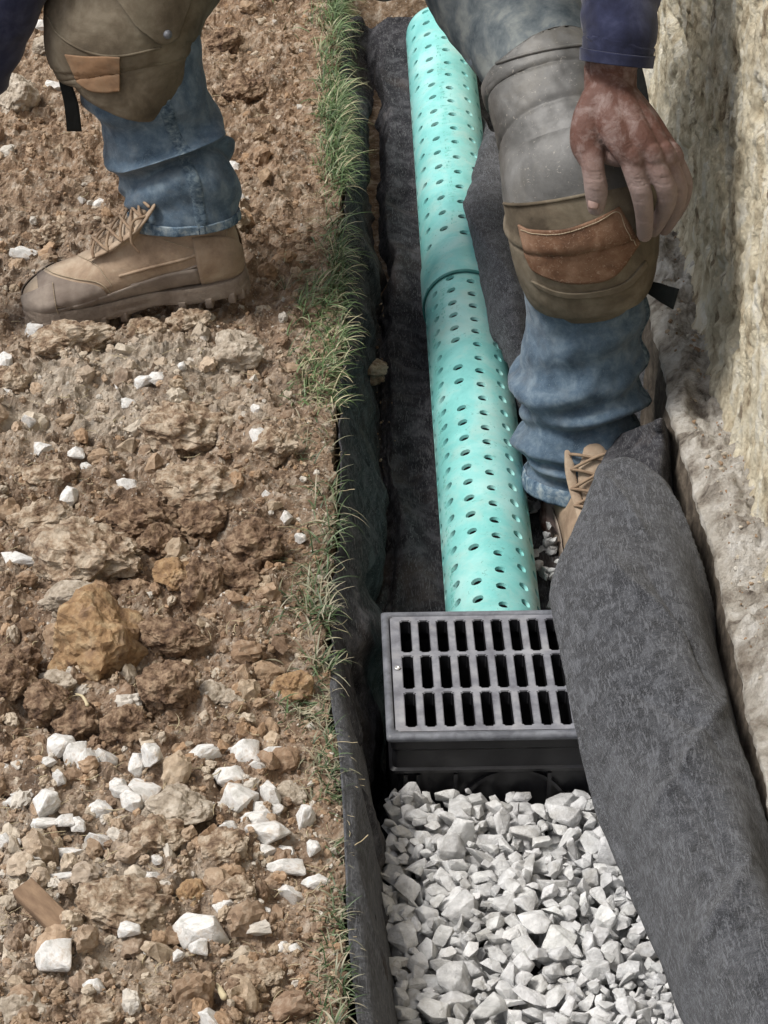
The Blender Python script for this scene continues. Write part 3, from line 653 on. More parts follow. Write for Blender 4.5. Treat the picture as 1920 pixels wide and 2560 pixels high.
for i, (px, py, w_, h_, lb) in enumerate(ST):
    g = 'white limestone pieces strewn on the dirt bank'
    if lb in CL: lb = chip_label(px, py, w_, h_)
    place_stone('white_stone', WM[i % 12], px, py, w_ * 1.13, h_ * 1.16, lb, 'stone', g, tilt=random.uniform(-15, 15))
CD = [('clod', 463, 1049, 195, 118, 'wide grey-brown clod with a jagged underside in the middle of the bank'),
 ('clod', 492, 1193, 190, 108, 'long tan clod just below the wide jagged clod'),
 ('clod', 220, 1396, 255, 150, 'great flat tan slab of earth on the left of the bank'),
 ('clod', 303, 1442, 130, 90, 'rounded tan clod overlapping the lower right corner of the great slab'),
 ('ochre', 434, 1448, 92, 76, 'orange-ochre clod beside the rounded tan clod'),
 ('ochre', 250, 1588, 225, 205, 'large ochre boulder, the biggest lump on the bank'),
 ('greyrock', 180, 1506, 150, 66, 'pale chalky slab tucked behind the large ochre boulder'),
 ('greyrock', 590, 876, 125, 100, 'grey crusted clod right of and below the boot heel'),
 ('clod', 190, 838, 190, 84, 'brown clod mounded up under the boot toe'),
 ('clod', 432, 1600, 150, 76, 'dark flat clod right of the ochre boulder'),
 ('clod', 505, 1450, 90, 120, 'brown clod right of the orange-ochre clod'),
 ('clod', 590, 1430, 110, 90, 'brown clod above the broad grass blades'),
 ('clod', 105, 1300, 150, 80, 'lumpy brown clod above the great flat slab'),
 ('clod', 360, 1270, 170, 110, 'crumbly tan clod between the long clod and the great slab'),
 ('clod', 500, 1270, 110, 80, 'dark reddish clod below the long tan clod'),
 ('clod', 690, 1120, 90, 70, 'brown clod under the squared white stone'),
 ('clod', 640, 1360, 110, 90, 'crumbly clod near the grass right of the dark reddish clod'),
 ('greyrock', 435, 2024, 170, 104, 'tan-topped rock with brown underside amid the white stones'),
 ('clod', 405, 2107, 124, 84, 'brown knobbly clod below the tan-topped rock'),
 ('clod', 560, 2120, 104, 80, 'brown clod left of the widest white stone'),
 ('clod', 312, 2256, 205, 120, 'broad crumbly tan clod above the lone round white stone'),
 ('clod', 318, 1795, 110, 90, 'reddish brown clod above the tall white stone'),
 ('clod', 195, 1775, 96, 80, 'brown clod just above the cluster of four white stones'),
 ('clod', 120, 1750, 90, 80, 'rusty clod at far left below the ochre boulder'),
 ('greyrock', 142, 1702, 92, 56, 'tan pebbly rock leaning on the ochre boulder'),
 ('clod', 420, 1730, 120, 100, 'dark brown clod left of the pale pair of rocks'),
 ('greyrock', 50, 2510, 118, 100, 'tan rock in the bottom left corner'),
 ('ochre', 728, 1692, 104, 80, 'ochre clod lodged in the turf beside the trench'),
 ('greyrock', 527, 1724, 66, 54, 'left one of two pale rocks side by side above the white heap'),
 ('greyrock', 579, 1731, 62, 42, 'right one of two pale rocks side by side above the white heap'),
 ('clod', 249, 2528, 96, 56, 'dark clod with a tan top at the bottom edge'),
 ('clod', 590, 2230, 100, 60, 'flat brown clod left of the rounded stone at the heap end'),
 ('greyrock', 715, 1940, 90, 60, 'buff rock behind the white heap next to the grass'),
 ('ochre', 480, 2230, 70, 66, 'orange clod between the tan clod and flat clod'),
 ('clod', 30, 1720, 100, 90, 'brown clod cut by the left edge beside the rusty clod'),
 ('clod', 640, 2420, 110, 60, 'brown crusty clod on the near bank by the grass'),
 ('clod', 120, 1180, 110, 60, 'small tan clod above the lumpy brown clod'),
 ('clod', 470, 800, 90, 60, 'dark clod under the arch of the boot'),
 ('clod', 370, 810, 90, 50, 'brown clod in front of the boot instep'),
 ('greyrock', 45, 230, 90, 110, 'brown flat stone standing beside the navy sleeve'),
 ('clod', 580, 560, 60, 60, 'brown clod behind the boot heel'),
 ('greyrock', 115, 110, 60, 44, 'pale rounded rock near the top left'),
 ('clod', 610, 200, 90, 60, 'rusty clod on the far bank'),
 ('clod', 560, 100, 80, 50, 'rusty brown clod highest on the far bank'),
 ('clod', 20, 930, 110, 70, 'dark clod at the left edge below the boot toe'),
 ('clod', 400, 1340, 110, 90, 'brown clod directly above the orange-ochre clod'),
 ('clod', 40, 1640, 100, 90, 'dark brown clod left of the ochre boulder'),
 ('clod', 130, 560, 90, 60, 'crumbly clod behind the boot toe')]
for i, (k_, px, py, w_, h_, lb) in enumerate(CD):
    P, F = BLD if 'large ochre boulder, the' in lb else LM[k_][(i * 3 + i // 4) % 4]; sc_ = pxscale(U(px, py, z=0.01)); rx, rz = w_ * .54 / sc_, h_ * .53 / sc_
    th = random.uniform(-.6, .6); P = P @ np.array([[math.cos(th), math.sin(th), 0], [-math.sin(th), math.cos(th), 0], [0, 0, 1]]); P = P / np.abs(P).max(0)
    P = P * np.array([rx, rz * 1.2, rz]); N = P / (np.linalg.norm(P, axis=1)[:, None] + 1e-9); q = P + i * 1.7
    am = {'clod': 1.8, 'ochre': .8, 'greyrock': 1.0}[k_] * min(1, rz / .022)
    P = P + N * (am * (.0045 * (1 - 2.2 * np.abs(fbm(q[:, 0] * 55, q[:, 1] * 55, q[:, 2] * 55, oct=4, seed=i, gain=.62))) + .0035 * fbm(q[:, 0] * 120, q[:, 1] * 120, q[:, 2] * 120, oct=3, seed=i + 5)))[:, None]
    me = mesh_np('dirt_clod', P, F, None, False); me.materials.append(M['darkclod' if k_ == 'clod' and (1230 < py < 1850 or py < 220) and px > 260 or (k_ == 'clod' and 1560 < py < 1850) else k_])
    o = place_stone('dirt_clod' if k_ != 'greyrock' else 'rock', me, px, py, w_, h_, lb, 'rock' if k_ == 'greyrock' else 'clod', None, sink=0.35)
    o.scale = (1, 1, 1); o.rotation_euler.z = R(random.uniform(-12, 12)) if 'large ochre boulder, the' not in lb else R(25); o.rotation_euler.y = R(random.uniform(-12, 12))
# a wooden shard and a straw
p = U(128, 2290, z=0.015); v, f = box((0, 0, 0), (0.085, 0.022, 0.012)); me = bevel_mesh(mesh_py('wood_shard', v, f), 0.002)
o = put('wood_shard', me, M['wood']); o.location = p; o.rotation_euler = (R(12), R(8), R(-48)); tag(o, 'brown splinter of board half buried in the near bank', 'wood')
for (a, b, wd, lb) in (((520, 2455), (560, 2492), .0022, 'dry tan twig lying on the near bank'), ((190, 1735), (218, 1762), .0014, 'short white straw under the tan pebbly rock')):
    A, B = U(*a, z=0.018), U(*b, z=0.022)
    v, f = tube([A, (A + B) / 2 + Vector((.001, .002, .002)), B], [wd * .6, wd, wd * 1.5], 8, 4)
    o = put('twig', join_parts('twig', [(v, f)]), M['straw']); tag(o, lb, 'twig'); origin_to(o, A)

# ================================================================== CATCH BASIN
S = 0.229; HS = S / 2
cb = empty('catch_basin', (0, 0, -0.30)); tag(cb, 'square black plastic catch basin with a dusty slotted grate, sunk in the gravel', 'catch basin')
GZ = -0.04
cb_rot = Matrix.Rotation(R(0.9), 4, 'Z')
def rimpath(h, r, n=6):
    out = []
    for cx, cy, a0 in ((1, 1, 0), (-1, 1, 90), (-1, -1, 180), (1, -1, 270)):
        for i in range(n + 1):
            a = R(a0 + 90 * i / n); out.append((cx * (h - r) + r * math.cos(a), cy * (h - r) + r * math.sin(a)))
    return out
def ringstack(levels, n=6, cap_top=False):
    """levels: (half size, corner radius, z)"""
    G = np.array([[(x, y, z) for x, y in rimpath(h, r, n)] for h, r, z in levels]); return G
G = ringstack([(HS - .012, .010, GZ - .012), (HS - .0085, .010, GZ - .0035), (HS - .0078, .010, GZ), (HS - .003, .004, GZ + .0005), (HS, .004, GZ - .0015), (HS, .004, GZ - .0065), (HS - .003, .004, GZ - .0075)])
rim = ring_mesh('rim', G); rim.transform(cb_rot); put('rim', rim, M['rim'], cb)
# body: skirt, wall with ribs, knockout rings
parts = []
Gb = ringstack([(HS - .012, .008, GZ - .007), (HS - .0035, .006, GZ - .0075), (HS - .0035, .006, GZ - .018), (HS - .006, .006, GZ - .022), (HS - .006, .006, GZ - .043), (HS - .003, .006, GZ - .045), (HS - .004, .006, GZ - .049), (HS - .012, .006, GZ - .051), (HS - .016, .006, -0.30), (HS - .03, .006, -0.30), (HS - .026, .006, GZ - .02)])
m_, n_, _ = Gb.shape; parts.append((Gb.reshape(-1, 3), grid_faces(m_, n_, True).tolist()))
for side in range(4):
    rot = Matrix.Rotation(R(90 * side), 3, 'Z')
    for xx in (-.095, -.082, -.044, .052, .095):
        v, f = box((xx, -(HS - .0105), GZ - .135), (.004, .010, .165)); parts.append(([rot @ Vector(q) for q in v], f))
    ring = []
    for k in range(48):
        a = 2 * math.pi * k / 48; 
        for rr, yy in ((.0535, -.0145), (.0535, -.0075), (.0575, -.0075), (.0575, -.0145)):
            ring.append(rot @ Vector((0.017 + rr * math.cos(a), -(HS) - yy, -.147 + rr * math.sin(a))))
    parts.append((ring, grid_faces(48, 4, True).tolist() + [[188 + (j + 1) % 4, 188 + j, j, (j + 1) % 4] for j in range(4)]))
v, f = box((0, 0, -.298), (S - .05, S - .05, .004)); parts.append((v, f))
bm_ = join_parts('basin_body', parts); bm_.transform(cb_rot); bd = put('basin_body', bm_, M['blackpl'], cb)
for p_ in bm_.polygons: p_.use_smooth = False
# grate: 10 columns x 3 rows of slots
gh = HS - .0095
nc, nr = 10, 3
mx, my = .0105, .0085; px_ = (2 * gh - 2 * mx + .0078) / nc; sw = px_ - .0078; py_ = (2 * gh - 2 * my + .0068) / nr; sh = py_ - .0068
gx = [-gh]; gy = [-gh]
for i in range(nc): x0 = -gh + mx + i * px_; gx += [x0, x0 + sw]
for i in range(nr): y0 = -gh + my + i * py_; gy += [y0, y0 + sh]
gx.append(gh); gy.append(gh)
V = [(x, y, GZ - .0008) for y in gy for x in gx]; F = []; nxx = len(gx)
for j in range(len(gy) - 1):
    for i in range(nxx - 1):
        if i % 2 == 1 and j % 2 == 1: continue
        F.append([j * nxx + i, j * nxx + i + 1, (j + 1) * nxx + i + 1, (j + 1) * nxx + i])
gme = mesh_py('grate', V, F, False)
bm = bmesh.new(); bm.from_mesh(gme)
ret = bmesh.ops.extrude_face_region(bm, geom=list(bm.faces)); bmesh.ops.translate(bm, verts=[e for e in ret['geom'] if isinstance(e, bmesh.types.BMVert)], vec=(0, 0, -.016))
bmesh.ops.recalc_face_normals(bm, faces=bm.faces)
ve = [e for e in bm.edges if abs(e.verts[0].co.z - e.verts[1].co.z) > .01]
bmesh.ops.bevel(bm, geom=ve, offset=.0022, segments=3, affect='EDGES')
te = [e for e in bm.edges if e.verts[0].co.z > GZ - .002 and e.verts[1].co.z > GZ - .002 and len(e.link_faces) == 2 and e.calc_face_angle(0) > .8]
bmesh.ops.bevel(bm, geom=te, offset=.0007, segments=2, affect='EDGES')
bm.to_mesh(gme); bm.free(); gme.transform(cb_rot)
gme.materials.append(M['grate']); gme.materials.append(M['blackpl'])
for p_ in gme.polygons: p_.material_index = 0 if p_.normal.z > 0.35 else 1
gro = put('grate', gme, None, cb)
sc_ = Vector((-gh + .0052, .006, GZ)); G = np.array([[(sc_.x + r_ * math.cos(a), sc_.y + r_ * math.sin(a), sc_.z + h) for a in np.linspace(0, 2 * np.pi, 16, endpoint=False)] for r_, h in ((.0033, 0), (.003, .0013), (.0014, .0016), (.001, .0004), (.0001, .0003))])
sm_ = ring_mesh('screw', G); sm_.transform(cb_rot); put('screw', sm_, M['steel'], gro)

# ================================================================== DRAIN PIPE
RP = 0.057
A0, A1 = U(1237, 1500, z=-0.155), U(1122, 350, z=-0.065)
pxa, pxb = A0.x, A1.x
def axis_pt(y): y = np.asarray(y, float); return np.stack([pxa + (pxb - pxa) * (y - A0.y) / (A1.y - A0.y), y, axis_z(y)], -1)
YJ = U(1150, 675, z=-0.066).y
YE = 1.93
def pipe_shell(name, y0, y1, r, rad_cells, L, rows, seed, holes=True, off=0.0):
    rr = random.Random(seed); nL = max(1, int(round((y1 - y0) / L))); L = (y1 - y0) / nL; na = 24
    V, F = [], []; vid = {}
    def vert(i, j):                                   # i axial fine idx, j angular fine idx
        j %= na * 3; k = (i, j)
        if k not in vid:
            vid[k] = len(V); a = 2 * math.pi * j / (na * 3) + off; y = y0 + L * i / 3; c = axis_pt(y)
            V.append((c[0] + r * math.sin(a), c[1], c[2] + r * math.cos(a)))
        return vid[k]
    def pt(y, a, q): c = axis_pt(y); return (c[0] + q * math.sin(a), c[1], c[2] + q * math.cos(a))
    for ci in range(nL):
        for cj in range(na):
            hole = False
            if holes:
                ang = (cj + .5) * 15 + math.degrees(off); ang = (ang + 180) % 360 - 180
                for (ra, ph) in rows:
                    if abs(ang - ra) < 7.4 and (ci + ph) % 2 == 0: hole = rr.random() > 0.03
            if not hole:
                for a in range(3):
                    for b in range(3):
                        F.append([vert(ci*3+a, cj*3+b), vert(ci*3+a, cj*3+b+1), vert(ci*3+a+1, cj*3+b+1), vert(ci*3+a+1, cj*3+b)])
            else:
                bd_ = [(0, 0), (0, 1), (0, 2), (0, 3), (1, 3), (2, 3), (3, 3), (3, 2), (3, 1), (3, 0), (2, 0), (1, 0)]
                ids = [vert(ci*3+a, cj*3+b) for a, b in bd_]
                dy, da = rr.uniform(-.12, .12) * L * .8, rr.uniform(-.0010, .0010); hr = .0065 * rr.uniform(.92, 1.03)
                yc = y0 + L * (ci + .5) + dy; ac = 2 * math.pi * (cj + .5) / na + off; r0 = len(V)
                for k, (a, b) in enumerate(bd_):
                    t = math.atan2((b - 1.5), (a - 1.5)); V.append(pt(yc + hr * .95 * math.cos(t), ac + (hr * 1.10 * math.sin(t) + da * .2) / r, r))
                for k, (a, b) in enumerate(bd_):
                    t = math.atan2((b - 1.5), (a - 1.5)); V.append(pt(yc + hr * .88 * math.cos(t), ac + (hr * 1.03 * math.sin(t) + da * .2) / r, r - .0042))
                for k in range(12):
                    k2 = (k + 1) % 12; F.append([ids[k], ids[k2], r0 + k2, r0 + k]); F.append([r0 + k, r0 + k2, r0 + 12 + k2, r0 + 12 + k])
    me = mesh_py(name, V, F, True)
    bm = bmesh.new(); bm.from_mesh(me)
    for e in bm.edges:
        if len(e.link_faces) == 2 and e.calc_face_angle(0) > .7: e.smooth = False
    bmesh.ops.recalc_face_normals(bm, faces=bm.faces); bm.to_mesh(me); bm.free(); return me
pipe = empty('drain_pipe', tuple(axis_pt(0.8))); tag(pipe, 'long aqua green perforated plastic drain pipe running up the trench into the basin', 'pipe')
rows1 = [(-52.5, 0), (-22.5, 1), (7.5, 0), (37.5, 1), (67.5, 0), (-82.5, 1), (142.5, 0), (-142.5, 1)]
rows2 = [(-55.5, 0), (-25.5, 1), (4.5, 0), (34.5, 1), (64.5, 0), (-85.5, 1)]
s1 = put('pipe_section', pipe_shell('pipe_section', 0.095, YJ, RP, 24, 0.0165, rows1, 3), M['pipe'], pipe)
yb = YJ + 0.084
s2 = put('pipe_section', pipe_shell('pipe_section', yb, YE, RP + .0005, 24, 0.0235, rows2, 5, off=R(-3)), M['pipe'], pipe)
def ringsy(L_):
    return np.array([[tuple(axis_pt(y) + np.array([r * math.sin(a), 0, r * math.cos(a)])) for a in np.linspace(0, 2 * np.pi, 96, endpoint=False)] for y, r in L_])
bell = ring_mesh('bell_socket', ringsy([(YJ + .004, RP - .001), (YJ - .012, RP + .0005), (YJ - .014, RP + .003), (YJ - .012, RP + .0036), (YJ + .03, RP + .0036), (YJ + .055, RP + .0034), (YJ + .072, RP + .0034), (YJ + .085, RP + .0010), (YJ + .092, RP - .0005)]))
put('bell_socket', bell, M['pipe'], pipe)
gk = ring_mesh('gasket', ringsy([(YJ - .008, RP + .0002), (YJ - .0175, RP + .0008), (YJ - .0195, RP + .0026), (YJ - .0165, RP + .0036), (YJ - .0135, RP + .0034)])); put('gasket', gk, M['gasket'], pipe)
endc = ring_mesh('end_collar', ringsy([(YE - .002, RP + .0006), (YE + .001, RP + .0003), (YE + .001, RP - .004), (YE - .05, RP - .0045)])); put('end_collar', endc, M['pipe'], pipe)
# faint illegible printing down the pipe: thin raised ink strokes
def ink(y0, y1, ang, hgt, seed, r):
    rr = random.Random(seed); parts = []; y = y0
    while y < y1:
        if rr.random() < .18: y += .02; continue
        a0 = R(ang) ; n = rr.randint(2, 4)
        for k in range(n):
            if rr.random() < .5: ya, yb2, aa, ab = y + rr.uniform(0, .006), 0, a0 + rr.uniform(-1, 1) * hgt / r / 2, 0; yb2 = ya + .0013; ab = aa + hgt * rr.uniform(.3, .8) / r
            else: aa = a0 + rr.uniform(-1, .8) * hgt / r / 2; ab = aa + .0012 / r; ya = y; yb2 = y + rr.uniform(.004, .008)
            q = []
            for yy in (ya, yb2):
                for aq in (aa, (aa + ab) / 2, ab):
                    c = axis_pt(yy); q.append((c[0] + (r + .00025) * math.sin(aq), c[1], c[2] + (r + .00025) * math.cos(aq)))
            parts.append((q, [[0, 1, 4, 3], [1, 2, 5, 4]]))
        y += rr.uniform(.010, .013)
    return parts
pk = ink(yb + .02, YE - .05, -10, .008, 1, RP + .0005) + ink(YJ + .02, YJ + .07, 22, .008, 6, RP + .0044) + ink(YJ - .12, YJ - .03, -38, .008, 4, RP) + ink(.3, .9, -62, .008, 2, RP)
put('faint_print', join_parts('faint_print', pk), M['print'], pipe)

# ================================================================== FABRICS
# dark liner: left wall, trench floor, up the right side
def liner(u, y):
    e = edge(y) + 0.013
    fz = floor_z(y) + .004
    ends = np.clip((y - 1.72) / 0.28, 0, 1)
    uu = np.array([0, .10, .2, .3, .42, .55, .7, .85, 1.0])
    nearf = np.clip((-0.02 - y) / 0.35, 0, 1)
    xx = [e - .005, e + .020 + .0 * nearf, e + .042 + .0 * nearf, e + .052 + .01 * nearf, e * 0 - .085 - .0 * nearf, e * 0 - .02, e * 0 + .08, e * 0 + .17, e * 0 + .236]
    zz = [fz * 0 - .008, -.045 + 0 * fz, -.12 + 0 * fz, fz * .55 - .1, fz + .008, fz, fz, fz + .004, fz * 0 - .15]
    x = np.zeros_like(y); z = np.zeros_like(y)
    for k in range(8):
        m0 = (u >= uu[k]) & (u <= uu[k + 1] + 1e-9); t = (u - uu[k]) / (uu[k + 1] - uu[k])
        t = t * t * (3 - 2 * t) * .5 + t * .5
        x = np.where(m0, xx[k] * (1 - t) + xx[k + 1] * t, x); z = np.where(m0, zz[k] * (1 - t) + zz[k + 1] * t, z)
    fold = .026 * fbm(y * 5 + z * 4, z * 6, oct=3, seed=201) + -.012 * np.abs(np.sin(y * 11 + z * 9 + 3 * vnoise(y * 3, z * 3, seed=202))) + .006 * np.sin(y * 31 + 5 * vnoise(y * 4, z * 5, seed=208) + z * 20) * np.clip(vnoise(y * 3, z * 2, seed=209) + .6, 0, 1) + .004 * fbm(y * 45, u * 60, oct=3, seed=203)
    wl = np.clip(u * 9, 0, 1) * np.clip(1 - (u - .3) * 4, 0.0, 1)
    x = x + fold * wl + np.clip(u * 9, 0, 1) * 0
    z = z + np.clip((u - .2) * 4, 0, 1) * (.030 * np.abs(fbm(y * 5 + u * 3, u * 9, oct=3, seed=204)) + .010 * np.abs(np.sin(y * 8 + u * 9))) * np.clip((1 - u) * 6, 0, 1)
    z = z + np.clip((.14 - u) / .14, 0, 1) * .007 * vnoise(y * 14, y * 0, seed=207)
    # far end climbs the end of the trench
    z = z + ends ** 2 * (.0 - z * .75) * np.clip(u * 6 + .3, 0, 1)
    y2 = y + .01 * fbm(u * 9, y * 5, seed=205) + ends * .10 * (u - .3) * 0
    return np.stack([x, y2, z], -1)
va = np.arange(-1.1, 2.0, 0.006); ua = np.concatenate([np.linspace(0, .42, 60), np.linspace(.43, 1, 40)])
A, B = np.meshgrid(ua, va)
lm = mesh_np('filter_fabric', liner(A, B), grid_faces(len(va), len(ua)))
lm = solidify(lm, .0022); lm.materials.clear(); lo = put('filter_fabric', lm, M['felt']); tag(lo, 'black felt filter fabric lining the left wall and floor of the trench', 'fabric', 'filter fabric lining the trench')
origin_to(lo, (-.1, .5, -.2))
def cloth(name, net, m, n, matl, wr, seed, label, thick=.0025, creases=()):
    C = np.array([[tuple(U(px, py, z=z)) for px, py, z in row] for row in net])
    G = surf(C, m, n); du = np.gradient(G, axis=0); dv = np.gradient(G, axis=1); N = np.cross(dv, du); N /= np.maximum(np.linalg.norm(N, axis=2), 1e-9)[..., None]
    N = np.where(N[..., 2:] < 0, -N, N)
    x, y = G[..., 0], G[..., 1]; u = np.linspace(0, 1, n)[None, :] + 0 * x
    d = wr * (fbm(x * 6 + y * 3, y * 3, oct=2, seed=seed) * 1.0 + .35 * np.abs(fbm(x * 16 - y * 11, y * 9, oct=2, seed=seed + 1)) + .18 * fbm(x * 60, y * 60, oct=3, seed=seed + 2))
    vv = np.linspace(0, 1, m)[:, None] + 0 * x
    for (u0, v0, u1, v1, amp, wd) in creases:             # sharp creases between two (u, v) points
        L2 = (u1 - u0) ** 2 + (v1 - v0) ** 2; t = np.clip(((u - u0) * (u1 - u0) + (vv - v0) * (v1 - v0)) / L2, 0, 1)
        dd = np.hypot(u - u0 - t * (u1 - u0), (vv - v0 - t * (v1 - v0)) * 2.2); d = d + amp * np.exp(-dd / wd) * np.sin(np.clip(t, .02, .98) * np.pi) ** .5
    edgef = np.clip(np.minimum(u, 1 - u) * 6 + .25, 0, 1)
    G = G + N * (d * edgef)[..., None]
    me = mesh_np(name, G, grid_faces(m, n)); me = solidify(me, thick, 0); me.materials.clear()
    o = put(name, me, matl); tag(o, label, 'fabric', 'filter fabric lining the trench'); origin_to(o, C[len(C) // 2][len(C[0]) // 2]); return o
near = [
 [(1560, 1215, -0.03), (1500, 1172, 0.015), (1560, 1150, 0.035), (1622, 1178, 0.04), (1668, 1225, 0.02), (1690, 1290, -0.06), (1690, 1320, -0.14)],
 [(1500, 1330, -0.06), (1447, 1290, 0.005), (1535, 1262, 0.038), (1622, 1282, 0.045), (1694, 1330, 0.02), (1725, 1400, -0.07), (1724, 1430, -0.15)],
 [(1440, 1490, -0.05), (1382, 1470, -0.012), (1490, 1440, 0.032), (1620, 1440, 0.046), (1718, 1470, 0.025), (1757, 1520, -0.07), (1754, 1560, -0.16)],
 [(1470, 1640, -0.035), (1404, 1625, -0.022), (1525, 1600, 0.022), (1665, 1595, 0.04), (1752, 1615, 0.022), (1784, 1660, -0.07), (1780, 1700, -0.17)],
 [(1505, 1820, -0.05), (1444, 1805, -0.03), (1575, 1775, 0.012), (1710, 1765, 0.034), (1797, 1780, 0.02), (1828, 1815, -0.07), (1824, 1860, -0.17)],
 [(1560, 2010, -0.1), (1492, 2000, -0.075), (1625, 1965, 0.004), (1760, 1955, 0.034), (1847, 1960, 0.02), (1874, 1990, -0.07), (1870, 2040, -0.17)],
 [(1640, 2190, -0.11), (1565, 2180, -0.085), (1690, 2150, 0.0), (1820, 2140, 0.034), (1897, 2140, 0.022), (1924, 2170, -0.07), (1920, 2220, -0.17)],
 [(1710, 2370, -0.115), (1635, 2360, -0.09), (1760, 2330, 0.0), (1885, 2320, 0.034), (1957, 2320, 0.022), (1982, 2350, -0.07), (1978, 2400, -0.17)],
 [(1790, 2570, -0.115), (1712, 2560, -0.09), (1840, 2530, 0.0), (1960, 2520, 0.034), (2027, 2520, 0.022), (2052, 2550, -0.07), (2048, 2600, -0.17)],
 [(1880, 2800, -0.115), (1800, 2790, -0.09), (1930, 2760, 0.0), (2050, 2750, 0.034), (2112, 2750, 0.022), (2132, 2780, -0.07), (2128, 2830, -0.17)],
]
cloth('filter_fabric', near, 260, 110, M['greyfelt'], .007, 301, 'grey felt filter fabric flap folded over the right side of the grate and gravel',
      creases=((.26, .62, .74, .40, .014, .045), (.28, .14, .62, .36, .009, .04), (.60, .02, .82, .30, .011, .035), (.66, .42, .84, .85, .012, .04), (.24, .84, .62, .66, .010, .04), (.4, .46, .48, .75, -.010, .05), (.48, .2, .74, .5, -.010, .045), (.3, .40, .66, .52, -.008, .04), (.2, .02, .5, .16, .008, .03)))
left = [
 [(823, 1640, 0.000), (838, 1645, -.012), (842, 1650, -.03), (846, 1655, -.06)],
 [(826, 1740, 0.004), (846, 1740, -.01), (856, 1745, -.04), (862, 1750, -.08)],
 [(848, 1880, 0.006), (876, 1880, -.008), (892, 1885, -.05), (902, 1890, -.11)],
 [(860, 2020, 0.007), (892, 2020, -.006), (916, 2025, -.055), (930, 2035, -.13)],
 [(866, 2160, 0.007), (902, 2160, -.006), (932, 2165, -.055), (950, 2175, -.13)],
 [(872, 2330, 0.007), (914, 2330, -.006), (946, 2330, -.055), (972, 2340, -.13)],
 [(890, 2500, 0.007), (934, 2500, -.006), (966, 2500, -.055), (992, 2510, -.13)],
 [(913, 2680, 0.007), (958, 2680, -.006), (990, 2680, -.055), (1016, 2690, -.13)]]
cloth('filter_fabric', left, 150, 40, M['greyfelt'], .005, 371, 'narrow grey felt strip of filter fabric sloping from the near turf down to the gravel', creases=((.2, .3, .8, .6, .004, .05), (.3, .6, .7, .9, .004, .05)))
far = [
 [(1205, 290, -.075), (1232, 330, -.035), (1290, 330, -.06), (1400, 320, -.09), (1530, 320, -.08), (1600, 330, -.05)],
 [(1180, 430, -.10), (1180, 430, -.045), (1250, 440, -.04), (1380, 440, -.09), (1540, 440, -.10), (1610, 440, -.05)],
 [(1185, 500, -.13), (1163, 500, -.055), (1240, 500, -.03), (1380, 520, -.09), (1550, 520, -.11), (1612, 520, -.06)],
 [(1210, 640, -.14), (1184, 640, -.07), (1265, 640, -.03), (1390, 640, -.10), (1560, 640, -.12), (1614, 640, -.07)],
 [(1240, 800, -.16), (1216, 800, -.10), (1290, 800, -.05), (1400, 800, -.12), (1570, 800, -.13), (1618, 800, -.08)],
 [(1290, 950, -.19), (1266, 950, -.14), (1320, 950, -.10), (1420, 950, -.16), (1570, 950, -.14), (1632, 950, -.08)],
 [(1330, 1060, -.21), (1300, 1060, -.17), (1350, 1055, -.15), (1450, 1050, -.19), (1590, 1040, -.16), (1655, 1050, -.10)],
 [(1420, 1160, -.22), (1400, 1150, -.20), (1450, 1140, -.19), (1520, 1130, -.2), (1640, 1130, -.18), (1690, 1150, -.14)]]
cloth('filter_fabric', far, 170, 80, M['greyfelt'], .010, 331, 'mottled grey felt filter fabric between the pipe and the leg in the trench',
      creases=((.15, .2, .5, .6, .010, .05), (.3, .5, .2, .95, .010, .05)))
back = [
 [(1555, 1085, -.04), (1610, 1062, .0), (1656, 1046, .03), (1664, 1080, -.05), (1670, 1120, -.12)],
 [(1520, 1125, -.06), (1590, 1110, -.02), (1662, 1110, .0), (1680, 1150, -.08), (1685, 1190, -.14)],
 [(1500, 1180, -.04), (1575, 1170, -.01), (1655, 1190, .0), (1690, 1240, -.08), (1700, 1280, -.15)],
 [(1520, 1260, -.06), (1590, 1250, -.03), (1660, 1270, -.03), (1700, 1310, -.1), (1710, 1340, -.16)]]
cloth('filter_fabric', back, 60, 50, M['felt'], .006, 351, 'dark pointed corner of filter fabric standing behind the jeans cuff')
rg = [[(1600, 690, -.01), (1606, 700, -.1), (1610, 760, -.2)], [(1640, 900, -.02), (1640, 930, -.1), (1640, 960, -.22)], [(1690, 1100, -.03), (1680, 1130, -.1), (1670, 1160, -.22)]]
# soil clump dropped on the liner
P, F = lump_proto(77, 5, .45, (1, 1.3, .6), .2); p = U(925, 925, z=float(floor_z(1.0)) + .04)
me = mesh_np('dirt_clod', P * .026, F); o = put('dirt_clod', me, M['clod']); o.location = p; tag(o, 'crumbly brown clod fallen onto the black fabric left of the pipe', 'clod')

# ================================================================== PERSON
def fold_disp(folds, seed, fine=.002, big=.006):
    def d(S, PH):
        r = big * fbm(np.cos(PH) * 1.5 + S * 7, np.sin(PH) * 1.5, S * 9, oct=3, seed=seed) + fine * fbm(np.cos(PH) * 6, np.sin(PH) * 6, S * 50, oct=3, seed=seed + 1)
        for (s0, amp, sg, tilt, ph0) in folds:
            c = s0 + tilt * np.cos(PH - ph0) + .008 * vnoise(np.cos(PH) * 1.5 + s0 * 40, np.sin(PH) * 1.5, seed=seed + 3)
            w_ = .65 + .35 * np.cos(PH - ph0 * 1.7)
            t = (S - c) / sg
            r = r + amp * w_ * (np.exp(-t ** 2) - .7 * np.exp(-((t + 1.6) / .8) ** 2))
        return r
    return d
